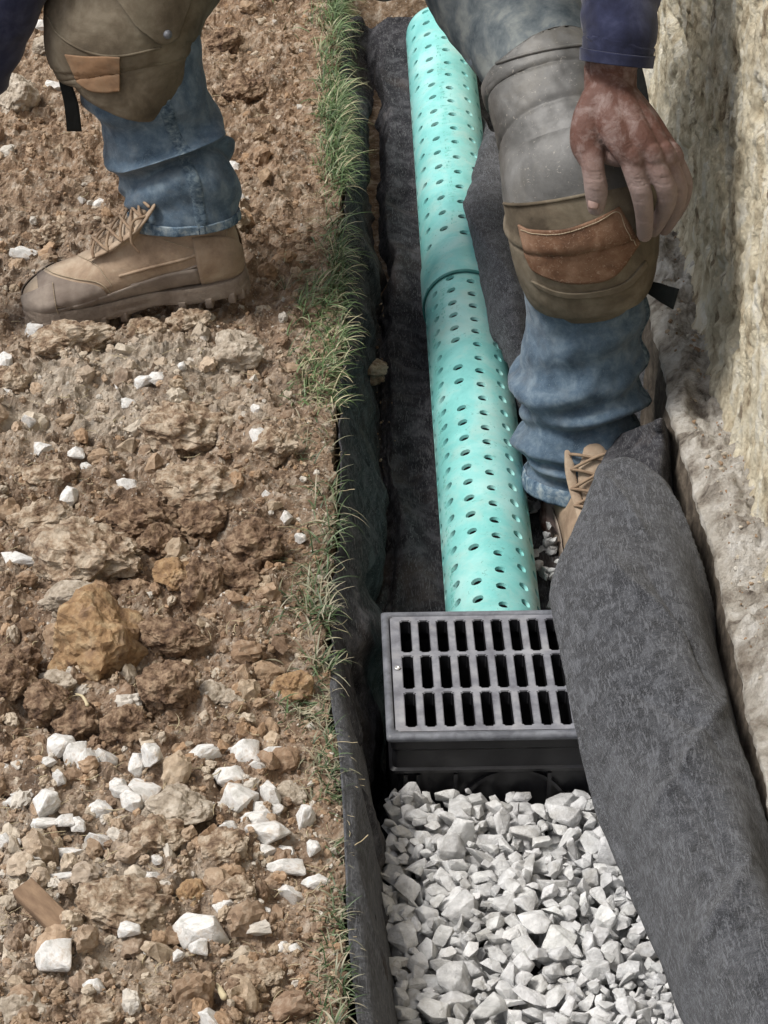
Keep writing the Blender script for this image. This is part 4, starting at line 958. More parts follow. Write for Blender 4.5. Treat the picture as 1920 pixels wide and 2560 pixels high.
# joints (world)
rk = U(1445, 520, Y=.56); 
RLEG = [U(1425, 1222, Y=.56), U(1442, 1110, Y=.57), U(1450, 950, Y=.575), U(1458, 780, Y=.575), U(1450, 620, Y=.565), U(1440, 480, Y=.565), U(1418, 330, Y=.61), U(1362, 150, Y=.71), U(1270, -20, Y=.83), U(1190, -190, Y=.95)]
RA = [.062, .068, .076, .071, .076, .076, .074, .078, .093, .105]
RB = [.070, .072, .072, .070, .076, .082, .080, .083, .095, .105]
LLEG = [U(462, 552, Y=.785), U(452, 475, Y=.79), U(420, 380, Y=.81), U(384, 280, Y=.815), U(350, 170, Y=.82), U(300, 60, Y=.825), U(300, -60, Y=.86), U(400, -200, Y=.95), U(560, -270, Y=1.02), U(740, -290, Y=1.06)]
LA = [.073, .075, .080, .076, .080, .084, .084, .088, .095, .105]
LB = [.064, .066, .069, .072, .077, .084, .086, .09, .095, .105]
hipR, hipL = RLEG[-1], LLEG[-1]
pel = (hipR + hipL) / 2 + Vector((0, .03, .03))
neck = pel + Vector((-.02, -.30, .40)); chest = pel * .35 + neck * .65 + Vector((0, .05, .02)); head = neck + Vector((0, -.09, .08))
shR = neck + Vector((.19, .02, -.05)); shL = neck + Vector((-.19, .02, -.05))      # image right / image left
wr = U(1530, 215, Y=.515)
elR = wr * .42 + shR * .58 + Vector((.06, .06, -.02))
cuf = U(1548, 60, Y=.53)
person = empty('person', tuple(U(960, 740, z=-.02))); tag(person, 'person in jeans and navy sleeves straddling the trench, one hand on a knee pad', 'person')
# ---- body: one continuous skin
def V3(*a): return np.array(a)
parts = []
parts.append(tube([pel + Vector((0, .02, -.06)), pel + Vector((0, .02, .05)), (pel + chest) / 2, chest, neck + Vector((0, .02, -.03))], [.115, .13, .125, .14, .07], 24, 6))
parts.append(tube([neck + Vector((0, .03, -.03)), neck + Vector((0, -.03, .03)), head + Vector((0, .01, -.02))], [.06, .055, .05], 18, 4))
parts.append(tube([head + Vector((0, -.045, -.06)), head + Vector((0, -.01, -.01)), head + Vector((0, .01, .05)), head + Vector((0, .02, .085))], [.045, .074, .082, .055], 24, 5))
parts.append(tube([head + Vector((0, -.085, .02)), head + Vector((0, -.105, -.02)), head + Vector((0, -.085, -.035))], [.009, .014, .012], 10, 3))
for sx in (-1, 1):
    parts.append(tube([head + Vector((sx * .078, .012, .03)), head + Vector((sx * .086, .02, .01)), head + Vector((sx * .078, .008, -.02))], [.011, .013, .009], 10, 3))
parts.append(tube([head + Vector((-.022, -.082, -.062)), head + Vector((0, -.09, -.062)), head + Vector((.022, -.082, -.062))], [.006, .008, .006], 8, 3))
parts.append(tube([shL, neck + Vector((0, .02, -.06)), shR], [.055, .08, .055], 18, 5))
for J, A in ((RLEG, .82), (LLEG, .82)):
    parts.append(tube([J[0] + Vector((0, 0, -.05)), J[1], J[3], J[5], J[7], J[9], pel + (J[9] - pel) * .4], [.038, .04, .052, .055, .066, .085, .09], 20, 5))
parts.append(tube([shR, elR, cuf, wr + Vector((0, 0, .02)), wr], [.050, .038, .028, .027, .027], 18, 7, flat=.9))
# image-left arm reaches down outside the frame
elL = U(119, -259, Y=.78); wrL = U(-150, 340, Y=.80); cufL = wrL + (elL - wrL) * .12
parts.append(tube([shL, elL, cufL, wrL], [.052, .044, .036, .03], 18, 6))
# ---- the hand on the knee: built from photo landmarks at real depth
def hp(x, y, Y_): return U(1350 + x * .2939, 150 + y * .2939, Y=Y_)
HND = []
def ht(pts, rad, flat=None, n=16, steps=6): HND.append(tube(pts, rad, n, steps, flat, F0=(0, -1, .25)))
# wrist and back of the hand: metacarpal rays overlap into one palm
ht([hp(600, 60, .53), hp(600, 240, .515), hp(610, 400, .495)], [.0305, .0305, .033], .70)
ht([hp(505, 330, .50), hp(430, 520, .482), hp(395, 700, .468), hp(430, 830, .458)], [.021, .0215, .019, .0155], .9)      # thumb side
ht([hp(560, 300, .50), hp(620, 520, .47), hp(700, 700, .452), hp(770, 830, .446)], [.023, .021, .018, .0150], .85)
ht([hp(620, 300, .50), hp(740, 520, .47), hp(850, 690, .452), hp(935, 810, .448)], [.023, .021, .018, .0145], .85)
ht([hp(660, 310, .505), hp(830, 520, .478), hp(950, 680, .462), hp(1040, 800, .458)], [.022, .020, .017, .0140], .85)
ht([hp(690, 320, .51), hp(880, 530, .492), hp(1010, 690, .48), hp(1110, 800, .475)], [.021, .019, .016, .0130], .85)
ht([hp(560, 420, .51), hp(620, 650, .492), hp(720, 780, .48)], [.024, .022, .014], .9)                                  # palm bulk
ht([hp(450, 700, .475), hp(560, 790, .47), hp(660, 830, .463)], [.014, .012, .011], 1.0)                                # web to the index
# thumb
ht([hp(430, 760, .462), hp(455, 950, .445), hp(478, 1110, .440), hp(478, 1250, .443)], [.0150, .0130, .0135, .0105], .92)
# index
ht([hp(775, 830, .447), hp(820, 1010, .436), hp(866, 1150, .434), hp(888, 1310, .444), hp(890, 1485, .463)], [.0146, .0122, .0122, .0108, .0092], .95)
# middle, bent back under
ht([hp(935, 810, .449), hp(1030, 1000, .437), hp(1080, 1140, .440), hp(1045, 1300, .462), hp(965, 1450, .482)], [.0138, .0119, .0119, .0102, .0083], .95)
ht([hp(1040, 800, .460), hp(1132, 970, .455), hp(1176, 1110, .461), hp(1136, 1300, .486), hp(1060, 1440, .506)], [.0132, .0112, .0110, .0096, .0080], .95)
ht([hp(1112, 810, .480), hp(1192, 940, .477), hp(1230, 1060, .484), hp(1206, 1210, .504), hp(1140, 1340, .520)], [.0120, .0100, .0098, .0086, .0072], .95)
# knuckle heads
for (x, y, Y_) in ((780, 800, .440), (950, 775, .441), (1055, 765, .451), (1120, 775, .468)): ht([hp(x, y, Y_ + .0022), hp(x + 25, y + 55, Y_ + .001)], [.0112, .0114], 1.0, 12, 3)
# the other hand, outside the frame, same scheme relative to its wrist
H2 = []
off = wrL - wr
for v, f in HND: 
    vv = np.array(v) - np.array(wr); vv[:, 0] *= -1; H2.append((vv + np.array(wrL), f))
body = remesh('body', parts + HND + H2, .0018, 1)
Vb = np.empty(len(body.vertices) * 3, np.float32); body.vertices.foreach_get('co', Vb); Vb = Vb.reshape(-1, 3)
# knuckle creases and tendons as small real relief on the visible hand
nails = []
for (x, y, Y_, w_, l_) in ((430, 1205, .4325, .0062, .0075),):
    pass
# ---- dusty finger tone is a second material by region of the skin (dust caught on the fingers)
# knuckle creases cut into the skin
JT = [(820, 1010, .436), (860, 1150, .436), (1030, 1000, .437), (1080, 1140, .440), (1176, 1110, .461), (1230, 1060, .484), (455, 950, .445), (478, 1110, .440), (885, 1320, .447)]
dV = np.zeros_like(Vb)
for (x, y, Y_) in JT:
    c = np.array(hp(x, y, Y_)); q = Vb - c; m_c = (np.linalg.norm(q, axis=1) < .017) & (q[:, 1] < .002)
    dz = q[m_c][:, 2]; amp = sum(np.exp(-((dz - o_) / .0013) ** 2) for o_ in (-.0035, 0, .0035)) * np.exp(-(q[m_c][:, 0] / .012) ** 2)
    dV[m_c, 1] += .0011 * amp
Vb = Vb + dV; body.vertices.foreach_set('co', Vb.astype(np.float32).ravel()); body.update()
cw = Vb; zk = U(1600, 395, Y=.44).z
hm = (cw[:, 1] < .57) & (cw[:, 0] > .1)
amt = np.clip((zk - cw[:, 2] + .012 * fbm(cw[:, 0] * 60, cw[:, 1] * 60, cw[:, 2] * 60, oct=3, seed=9)) / .05 + .25, .0, 1) * hm
cc = np.array([.115, .056, .043]) * (1 - amt[:, None]) + np.array([.31, .245, .225]) * amt[:, None]
ca = body.color_attributes.new('tint', 'FLOAT_COLOR', 'POINT'); c4 = np.ones((len(Vb), 4), np.float32); c4[:, :3] = cc; ca.data.foreach_set('color', c4.ravel())
Vbw = Vb.astype(float)
bo = put('body', body, M['skin'], person)
# ---- jeans
def leg_grid(J, A, B, folds, seed, F0, m=230, n=120):
    D = spline(np.c_[np.array([tuple(p) for p in J]), A, B], m)
    G = loft(D[:, :3], F0, D[:, 3], D[:, 4], n, disp=fold_disp(folds, seed)); return D, G
FR = np.array([-.05, -1, .1]); FL = np.array([-.45, -.9, .1])
foldsR = [(.040, .010, .011, .010, -.5), (.078, .016, .012, -.014, -1.2), (.115, .015, .012, .016, .6), (.165, .020, .015, -.022, -1.4), (.215, .007, .018, .03, .9)]
foldsL = [(.04, .005, .010, .010, .3), (.075, .010, .012, .016, .9), (.115, .012, .013, -.018, .2), (.155, .008, .015, .02, -.6), (.21, .005, .018, .02, .9)]
DR, GR = leg_grid(RLEG, RA, RB, foldsR, 401, FR)
DL, GL = leg_grid(LLEG, LA, LB, foldsL, 431, FL)
m_, n_, _ = GR.shape
seat, sf = tube([hipL + Vector((-.0, 0, 0)), pel + Vector((0, .03, -.03)), hipR], [.105, .13, .105], 40, 10)
w2, wf = tube([pel + Vector((0, .02, -.02)), pel + Vector((0, .0, .12))], [.15, .14], 40, 6)
jm = join_parts('jeans', [(GR.reshape(-1, 3), grid_faces(m_, n_, True).tolist()), (GL.reshape(-1, 3), grid_faces(m_, n_, True).tolist()), (seat, sf), (w2, wf)])
jm.materials.append(M['denim']); jm.materials.append(M['denimthigh'])
ctr = np.array([p.center[:] for p in jm.polygons]); mi = np.zeros(len(ctr), np.int32); 
_q = (ctr - np.array(CAM)) @ np.array(cam_rot); _x, _y = 960 + FPX * _q[:, 0] / -_q[:, 2], 1280 - FPX * _q[:, 1] / -_q[:, 2]
mi[(_y < 420) & (_x > 1180)] = 1; mi[(_y < 150) & (_x > 1060)] = 1; jm.polygons.foreach_set('material_index', mi)
jeans = put('jeans', jm, None, person)
def band(D, G, i0, i1, off, name, matl, par, A=None, thick=.0022):
    """sub-part ring that follows rows i0..i1 of a leg grid, off metres proud"""
    Gs = G[i0:i1]; c = Gs.mean(axis=1, keepdims=True); d = Gs - c; d /= np.linalg.norm(d, axis=2)[..., None]
    me = ring_mesh(name, Gs + d * off); me = solidify(me, thick, 0); me.materials.clear(); return put(name, me, matl, par)
band(DR, GR, 0, 9, .001, 'hem', M['denimhem'], jeans); band(DL, GL, 0, 11, .001, 'hem', M['denimhem'], jeans)
def strip(G, i0, i1, jc, w_, off, name, matl, par):
    """raised seam strip along a leg grid at column jc"""
    n = G.shape[1]; cols = [(jc + k) % n for k in w_]
    Gs = G[i0:i1][:, cols]; c = G[i0:i1].mean(axis=1, keepdims=True); d = Gs - c; d /= np.linalg.norm(d, axis=2)[..., None]
    prof = np.array([0, 1, .35, 1, .35, 1, 0][:len(cols)])[None, :, None]
    me = mesh_np(name, Gs + d * (off * prof + .0004), grid_faces(i1 - i0, len(cols))); return put(name, me, matl, par)
def col_facing(G, i, target):                         # column of row i nearest a photo x on the camera side
    row = G[i]; best, bj = 1e9, 0
    for j in range(len(row)):
        q = cam_rot.transposed() @ (Vector(row[j]) - CAM); px = 960 + FPX * q.x / -q.z; s = abs(px - target) + (2000 if (Vector(row[j]) - CAM).length > (Vector(G[i].mean(axis=0)) - CAM).length else 0)
        if s < best: best, bj = s, j
    return bj
jc = col_facing(GL, 30, 478)
strip(GL, 0, 110, jc, (-2, -1, 0, 1, 2), .0022, 'seam', M['denimseam'], jeans)
jc = col_facing(GR, 40, 1575)
strip(GR, 0, 120, jc, (-2, -1, 0, 1, 2), .0018, 'seam', M['denimseam'], jeans)
# ---- knee pads: curved shells round the front of knee, shin and lower thigh
def pad(axisrows, F0, label, name='knee_pad', m=170, n=120, phi=(-1.9, 1.9), seed=500, ridge=None):
    """axisrows: (point, a, b)"""
    D = spline(np.array([[*p, a, b] for p, a, b in axisrows]), m)
    G = loft(D[:, :3], F0, D[:, 3], D[:, 4], n, phi=phi, power=.85)
    c = D[:, None, :3]; d = G - c; d /= np.linalg.norm(d, axis=2)[..., None]
    S_, PH = np.meshgrid(np.linspace(0, 1, m), np.linspace(*phi, n), indexing='ij')
    r = .0025 * fbm(S_ * 5, PH * 1.5, oct=3, seed=seed) + .0008 * fbm(S_ * 40, PH * 10, oct=3, seed=seed + 1)
    if ridge: r = r + ridge(S_, PH)
    return D, G + d * r[..., None], d
def ridgeR(S_, PH):
    g = lambda c, w_: np.exp(-((S_ - c) / w_) ** 2)
    c1 = .47 + .012 * PH
    return -.0035 * g(c1, .008) + .003 * g(c1 + .02, .018) - .003 * g(.74 + .02 * np.cos(PH * 2), .010) - .003 * g(.86 - .03 * PH, .009) + .004 * g(.60, .06) * np.cos(PH).clip(0) - .002 * g(.15 + .03 * PH ** 2, .008)
PR = [(U(1478, 778, Y=.56), .018, .050), (U(1476, 760, Y=.562), .045, .066), (U(1472, 720, Y=.565), .070, .082), (U(1465, 650, Y=.565), .083, .092), (U(1456, 560, Y=.565), .088, .097), (U(1446, 480, Y=.57), .086, .098),
      (U(1426, 390, Y=.60), .081, .093), (U(1404, 300, Y=.63), .078, .090), (U(1380, 225, Y=.66), .077, .088), (U(1364, 195, Y=.675), .076, .087)]
DP, GP, dP = pad(PR, FR, '', ridge=ridgeR, seed=510)
mp_ = mesh_np('knee_pad', GP, grid_faces(*GP.shape[:2])); mp_ = solidify(mp_, .007, 0); mp_.materials.clear(); mp_.materials.append(M['padgrey']); mp_.materials.append(M['padbrown'])
zsplit = U(1440, 520, Y=.46).z
for p_ in mp_.polygons:
    _q = cam_rot.transposed() @ (p_.center - CAM); _x, _y = 960 + FPX * _q.x / -_q.z, 1280 - FPX * _q.y / -_q.z
    if _y > np.interp(_x, [1230, 1300, 1380, 1460, 1500, 1640], [507, 512, 503, 488, 480, 440]): p_.material_index = 1
kr = put('knee_pad', mp_, None, person); kr['label'] = 'grey vinyl knee pad with a brown leather patch, worn on the knee in the trench'
def patch(G, d, i0, i1, j0, j1, off, name, matl, par, cut=None, thick=.003):
    Gs = G[i0:i1, j0:j1] + d[i0:i1, j0:j1] * off
    F = grid_faces(i1 - i0, j1 - j0)
    if cut is not None:
        keep = [k for k in range(len(F)) if cut((k // (j1 - j0 - 1)) / (i1 - i0 - 2), (k % (j1 - j0 - 1)) / (j1 - j0 - 2))]; F = F[keep]
    me = mesh_np(name, Gs, F); bm = bmesh.new(); bm.from_mesh(me); bmesh.ops.delete(bm, geom=[v for v in bm.verts if not v.link_faces], context='VERTS'); bm.to_mesh(me); bm.free()
    me = solidify(me, thick, 0); me.materials.clear(); return put(name, me, matl, par)
from mathutils.bvhtree import BVHTree
def bvh_of(o):
    me = o.data; off_ = base_of(o); return BVHTree.FromPolygons([v.co + off_ for v in me.vertices], [tuple(p.vertices) for p in me.polygons])
def hit(bvh, px, py, off):
    d = ray(px, py).normalized(); loc, nrm, i, t = bvh.ray_cast(CAM, d)
    if loc is None: return None
    if nrm.dot(d) > 0: nrm = -nrm
    return loc + nrm * off
def drape(name, bvh, top, bot, off, thick, matl, par, m=28, n=44):
    """a thin piece laid on a surface between a top and a bottom outline"""
    T = spline(np.array(top, float), n); B = spline(np.array(bot, float), n)
    H_ = [[hit(bvh, *(T[j] * (1 - i / (m - 1)) + B[j] * i / (m - 1)), off) for j in range(n)] for i in range(m)]
    good = [(i, j, h) for i in range(m) for j in range(n) if (h := H_[i][j]) is not None]
    if not good: return None
    V = [tuple(H_[i][j] or min(good, key=lambda q: (q[0] - i) ** 2 + (q[1] - j) ** 2)[2]) for i in range(m) for j in range(n)]
    me = mesh_np(name, np.array(V), grid_faces(m, n)); me = solidify(me, thick, 0); me.materials.clear(); return put(name, me, matl, par)
def seamline(name, bvh, pts, off, rad, matl, par, n=40, dash=False):
    Q = [hit(bvh, *q, off) for q in spline(np.array(pts, float), n)]; Q = [q for q in Q if q is not None]
    if dash: parts_ = [tube([a, (a + b) / 2, a * .3 + b * .7], [rad] * 3, 6, 1) for a, b in zip(Q[:-1], Q[1:])]
    else: parts_ = [tube(Q, [rad] * len(Q), 6, 1)]
    return put(name, join_parts(name, parts_), matl, par)
def proj(P_):
    q = np.array(cam_rot.transposed()) @ (np.asarray(P_) - np.array(CAM)); return 960 + FPX * q[0] / -q[2], 1280 - FPX * q[1] / -q[2]
# leather patch, bands and stitching on the trench-side pad
bk = bvh_of(kr)
drape('leather_patch', bk, [(1300, 560), (1330, 572), (1410, 572), (1490, 545), (1546, 516)], [(1318, 640), (1345, 680), (1430, 706), (1530, 690), (1596, 606)], .0026, .003, M['leather'], kr)
drape('edge_band', bk, [(1330, 700), (1400, 728), (1480, 728), (1560, 705), (1612, 650)], [(1345, 716), (1405, 741), (1482, 742), (1566, 720), (1618, 664)], .0015, .003, M['padbrown'], kr, 8, 40)
seamline('stitching', bk, [(1310, 572), (1345, 582), (1410, 581), (1490, 554), (1540, 528), (1560, 570), (1585, 612)], .0046, .0006, M['stitch'], kr, 60, True)
seamline('piping', bk, [(1252, 508), (1300, 512), (1380, 503), (1460, 488), (1500, 480)], .0005, .0022, M['padbrown'], kr)
seamline('piping', bk, [(1238, 160), (1300, 140), (1380, 122), (1465, 112)], .0005, .0022, M['padgrey'], kr)
# pad straps
def ribbon(pts, wdir, w_, name, matl, par, thick=.0018, label=None):
    P_ = spline(np.array([tuple(p) for p in pts]), 24); wv = np.asarray(wdir, float); wv = wv / np.linalg.norm(wv)
    ww = np.interp(np.linspace(0, 1, 24), np.linspace(0, 1, len(w_)), w_)
    G = np.stack([P_ + wv * (t * ww)[:, None] for t in np.linspace(-.5, .5, 5)], 1)
    me = mesh_np(name, G, grid_faces(24, 5)); me = solidify(me, thick, 0); me.materials.clear(); o = put(name, me, matl, par)
    if label: o['label'] = label
    return o
ribbon([U(1636, 600, Y=.55), U(1632, 650, Y=.55), U(1612, 705, Y=.545), U(1650, 730, Y=.52), U(1690, 748, Y=.50)], (0.15, -.2, 1), [.010, .012, .014, .024, .030], 'strap', M['strap'], kr)
ribbon([U(1620, 330, Y=.6), U(1600, 200, Y=.66), U(1560, 60, Y=.74)], (0.7, -.5, .2), [.014, .014, .014], 'strap', M['strap'], kr)
# image-left pad
def ridgeL(S_, PH):
    g = lambda c, w_: np.exp(-((S_ - c) / w_) ** 2)
    return -.003 * g(.38 + .03 * PH, .010) + .003 * g(.18, .08) + .004 * g(.62, .12) * np.cos(PH).clip(0)
PL = [(U(306, 232, Y=.815), .024, .060), (U(310, 216, Y=.815), .056, .082), (U(318, 188, Y=.815), .077, .092), (U(312, 140, Y=.82), .087, .096), (U(306, 85, Y=.825), .091, .098), (U(318, 5, Y=.84), .095, .10), (U(350, -80, Y=.87), .10, .104), (U(410, -170, Y=.94), .104, .108)]
DQ, GQ, dQ = pad(PL, np.array([-.12, -1, .1]), '', ridge=ridgeL, seed=530)
mq = mesh_np('knee_pad', GQ, grid_faces(*GQ.shape[:2])); mq = solidify(mq, .007, 0); mq.materials.clear()
kl = put('knee_pad', mq, M['padbrown'], person); kl['label'] = 'dusty brown suede knee pad with a faded orange patch, worn on the knee over the bank'
bq = bvh_of(kl)
drape('leather_patch', bq, [(165, 135), (215, 140), (260, 140), (300, 142)], [(196, 205), (225, 224), (262, 230), (300, 226)], .0022, .0028, M['leatherpale'], kl)
drape('thigh_flap', bq, [(265, -40), (330, -45), (420, -50), (490, -50)], [(340, 66), (372, 92), (405, 110), (440, 92)], .0035, .004, M['padbrown'], kl)
seamline('piping', bq, [(118, 40), (150, 90), (220, 130), (300, 140), (400, 120)], .0005, .0016, M['padbrown'], kl)
rc = hit(bq, 412, 84, .006)
if rc: v, f = tube([rc, rc + Vector((0, -.002, .001))], [.0058, .005], 14, 2); put('rivet', join_parts('rivet', [(v, f)]), M['rim'], kl)
ribbon([U(160, 150, Y=.83), U(162, 200, Y=.80), U(178, 260, Y=.79), U(186, 328, Y=.79)], (1, -.3, .1), [.012, .016, .019, .020], 'strap', M['strap'], kl)
# ---- shirt
def sleeve(pts, rad, seed, endfold=True):
    D = spline(np.array([[*p, r] for p, r in zip(pts, rad)]), 110)
    fd = [(.028, -.0018, .0018, .001, .4), (.07, .004, .012, .02, 1.0), (.11, .005, .014, -.02, -1.0), (.16, .004, .014, -.02, -1.0), (.24, .004, .016, .02, .2)]
    G = loft(D[:, :3], np.array([-.1, -1, .3]), D[:, 3], D[:, 3] * 1.0, 72, disp=fold_disp(fd, seed, .0008, .0025)); return G
cuffp = U(1538, 160, Y=.512); c2 = U(1546, 100, Y=.52)
GS1 = sleeve([cuffp, c2, cuf, cuf * .6 + elR * .4, elR, elR * .5 + shR * .5, shR], [.0395, .0415, .043, .049, .055, .063, .072], 601)
GS2 = sleeve([wrL + (elL - wrL) * .05, cufL, wrL * .6 + elL * .4, elL, elL * .5 + shL * .5, shL], [.042, .044, .05, .055, .063, .072], 611)
tv, tf = tube([pel + Vector((0, .0, .02)), pel * .6 + chest * .4 + Vector((0, .02, 0)), chest, neck + Vector((0, .03, -.05))], [.155, .16, .165, .085], 48, 10)
tv2, tf2 = tube([shL, neck + Vector((0, .02, -.07)), shR], [.072, .10, .072], 32, 8)
m1, n1, _ = GS1.shape
sh_ = remesh('shirt_torso', [(tv, tf), (tv2, tf2)], .006, 5)
tvv = [tuple(v.co) for v in sh_.vertices]; tff = [list(p.vertices) for p in sh_.polygons]
shm = join_parts('long_sleeve_shirt', [(GS1.reshape(-1, 3), grid_faces(m1, n1, True).tolist()), (GS2.reshape(-1, 3), grid_faces(*GS2.shape[:2], True).tolist()), (tvv, tff)])
shirt = put('long_sleeve_shirt', shm, M['shirt'], person)
band(None, GS1, 0, 10, .0012, 'cuff', M['shirt'], shirt); band(None, GS2, 0, 10, .0012, 'cuff', M['shirt'], shirt)
# ---- hair under nothing, short
hv, hf = tube([head + Vector((0, .035, .03)), head + Vector((0, .03, .07)), head + Vector((0, .015, .085))], [.078, .08, .06], 28, 5)
put('hair', remesh('hair', [(hv, hf)], .006, 3), M['hair'], person)
# ---- thumb nail and finger dust
def surf_near(P_, rad_=.02):
    d2 = ((Vb - np.array(P_)) ** 2).sum(1); return Vb[d2 < rad_ ** 2]
def nail_at(px, py, w_, l_, updir):
    """small curved plate laid on the skin where the camera ray meets it"""
    r = np.array(ray(px, py)); t = (Vb - np.array(CAM)) @ r / (r @ r); dist = np.linalg.norm(Vb - np.array(CAM) - t[:, None] * r, axis=1)
    ok = (dist < .003) & (t > 1.5) & (t < 3.2)
    if not ok.any(): return
    c = Vb[ok][np.argmin(t[ok])]; n = -r / np.linalg.norm(r); up = np.array(updir, float); up -= up @ n * n; up /= np.linalg.norm(up); sd_ = np.cross(up, n)
    V, nn = [], 7
    for a in np.linspace(-1, 1, nn):
        for b in np.linspace(-1, 1, nn):
            sa = b * math.sqrt(max(0, 1 - .5 * a * a)); V.append(c + up * a * l_ / 2 + sd_ * sa * w_ / 2 + n * (.0012 - .0022 * b * b - .0006 * a * a))
    me = mesh_np('nail', np.array(V), grid_faces(nn, nn)); me = solidify(me, .0006, 0); me.materials.clear(); put('nail', me, M['nail'], bo)
nail_at(1484, 515, .013, .013, (0, 0, 1))
# ---- boots
BST = np.array([  # x, half width, z bottom, z top
 (.000, .014, .040, .085), (.006, .026, .030, .112), (.020, .036, .024, .128), (.060, .041, .022, .138), (.105, .041, .022, .134), (.140, .042, .021, .120), (.170, .044, .020, .106), (.205, .048, .019, .091),
 (.240, .050, .018, .079), (.272, .046, .018, .069), (.295, .035, .019, .057), (.308, .020, .022, .047), (.312, .008, .026, .040)])
def boot_grid(off=0.0, m=70, n=48, x0=None, x1=None, ph=None):
    D = spline(BST, 200)
    if x0 is not None: D = D[(D[:, 0] >= x0) & (D[:, 0] <= x1)]
    D = D[np.linspace(0, len(D) - 1, m).astype(int)]
    phs = np.linspace(0, 2 * np.pi, n, endpoint=False) if ph is None else np.linspace(ph[0], ph[1], n)
    c = (D[:, 2] + D[:, 3]) / 2; hz = (D[:, 3] - D[:, 2]) / 2
    s, k = np.sin(phs), np.cos(phs)                  # k=1 top, -1 bottom
    sq = np.sign(s) * np.abs(s) ** .75; kq = np.sign(k) * np.abs(k) ** .8
    wz = np.clip(1.0 - .42 * np.clip(kq, 0, 1) ** 1.2, 0, 1)   # narrower toward the top
    Y_ = (D[:, 1, None] + off) * sq[None] * wz[None]; Z_ = c[:, None] + (hz[:, None] + off) * kq[None]
    X_ = np.broadcast_to(D[:, 0, None], Y_.shape) + (off * np.clip((D[:, 0, None] - .29) * 60, -0, 1)) - off * np.clip((.012 - D[:, 0, None]) * 90, 0, 1)
    cr_ = .0016 * fbm(X_ * 60, Y_ * 30, Z_ * 60, oct=3, seed=700) * 1.0 - .0022 * np.exp(-((X_ - .222 - .02 * np.abs(Y_) / .05) / .004) ** 2) - .0018 * np.exp(-((X_ - .205) / .0035) ** 2)
    return np.stack([X_, Y_ * (1 + cr_ / .05), Z_ + cr_ * np.clip(kq, 0, 1)[None]], -1)
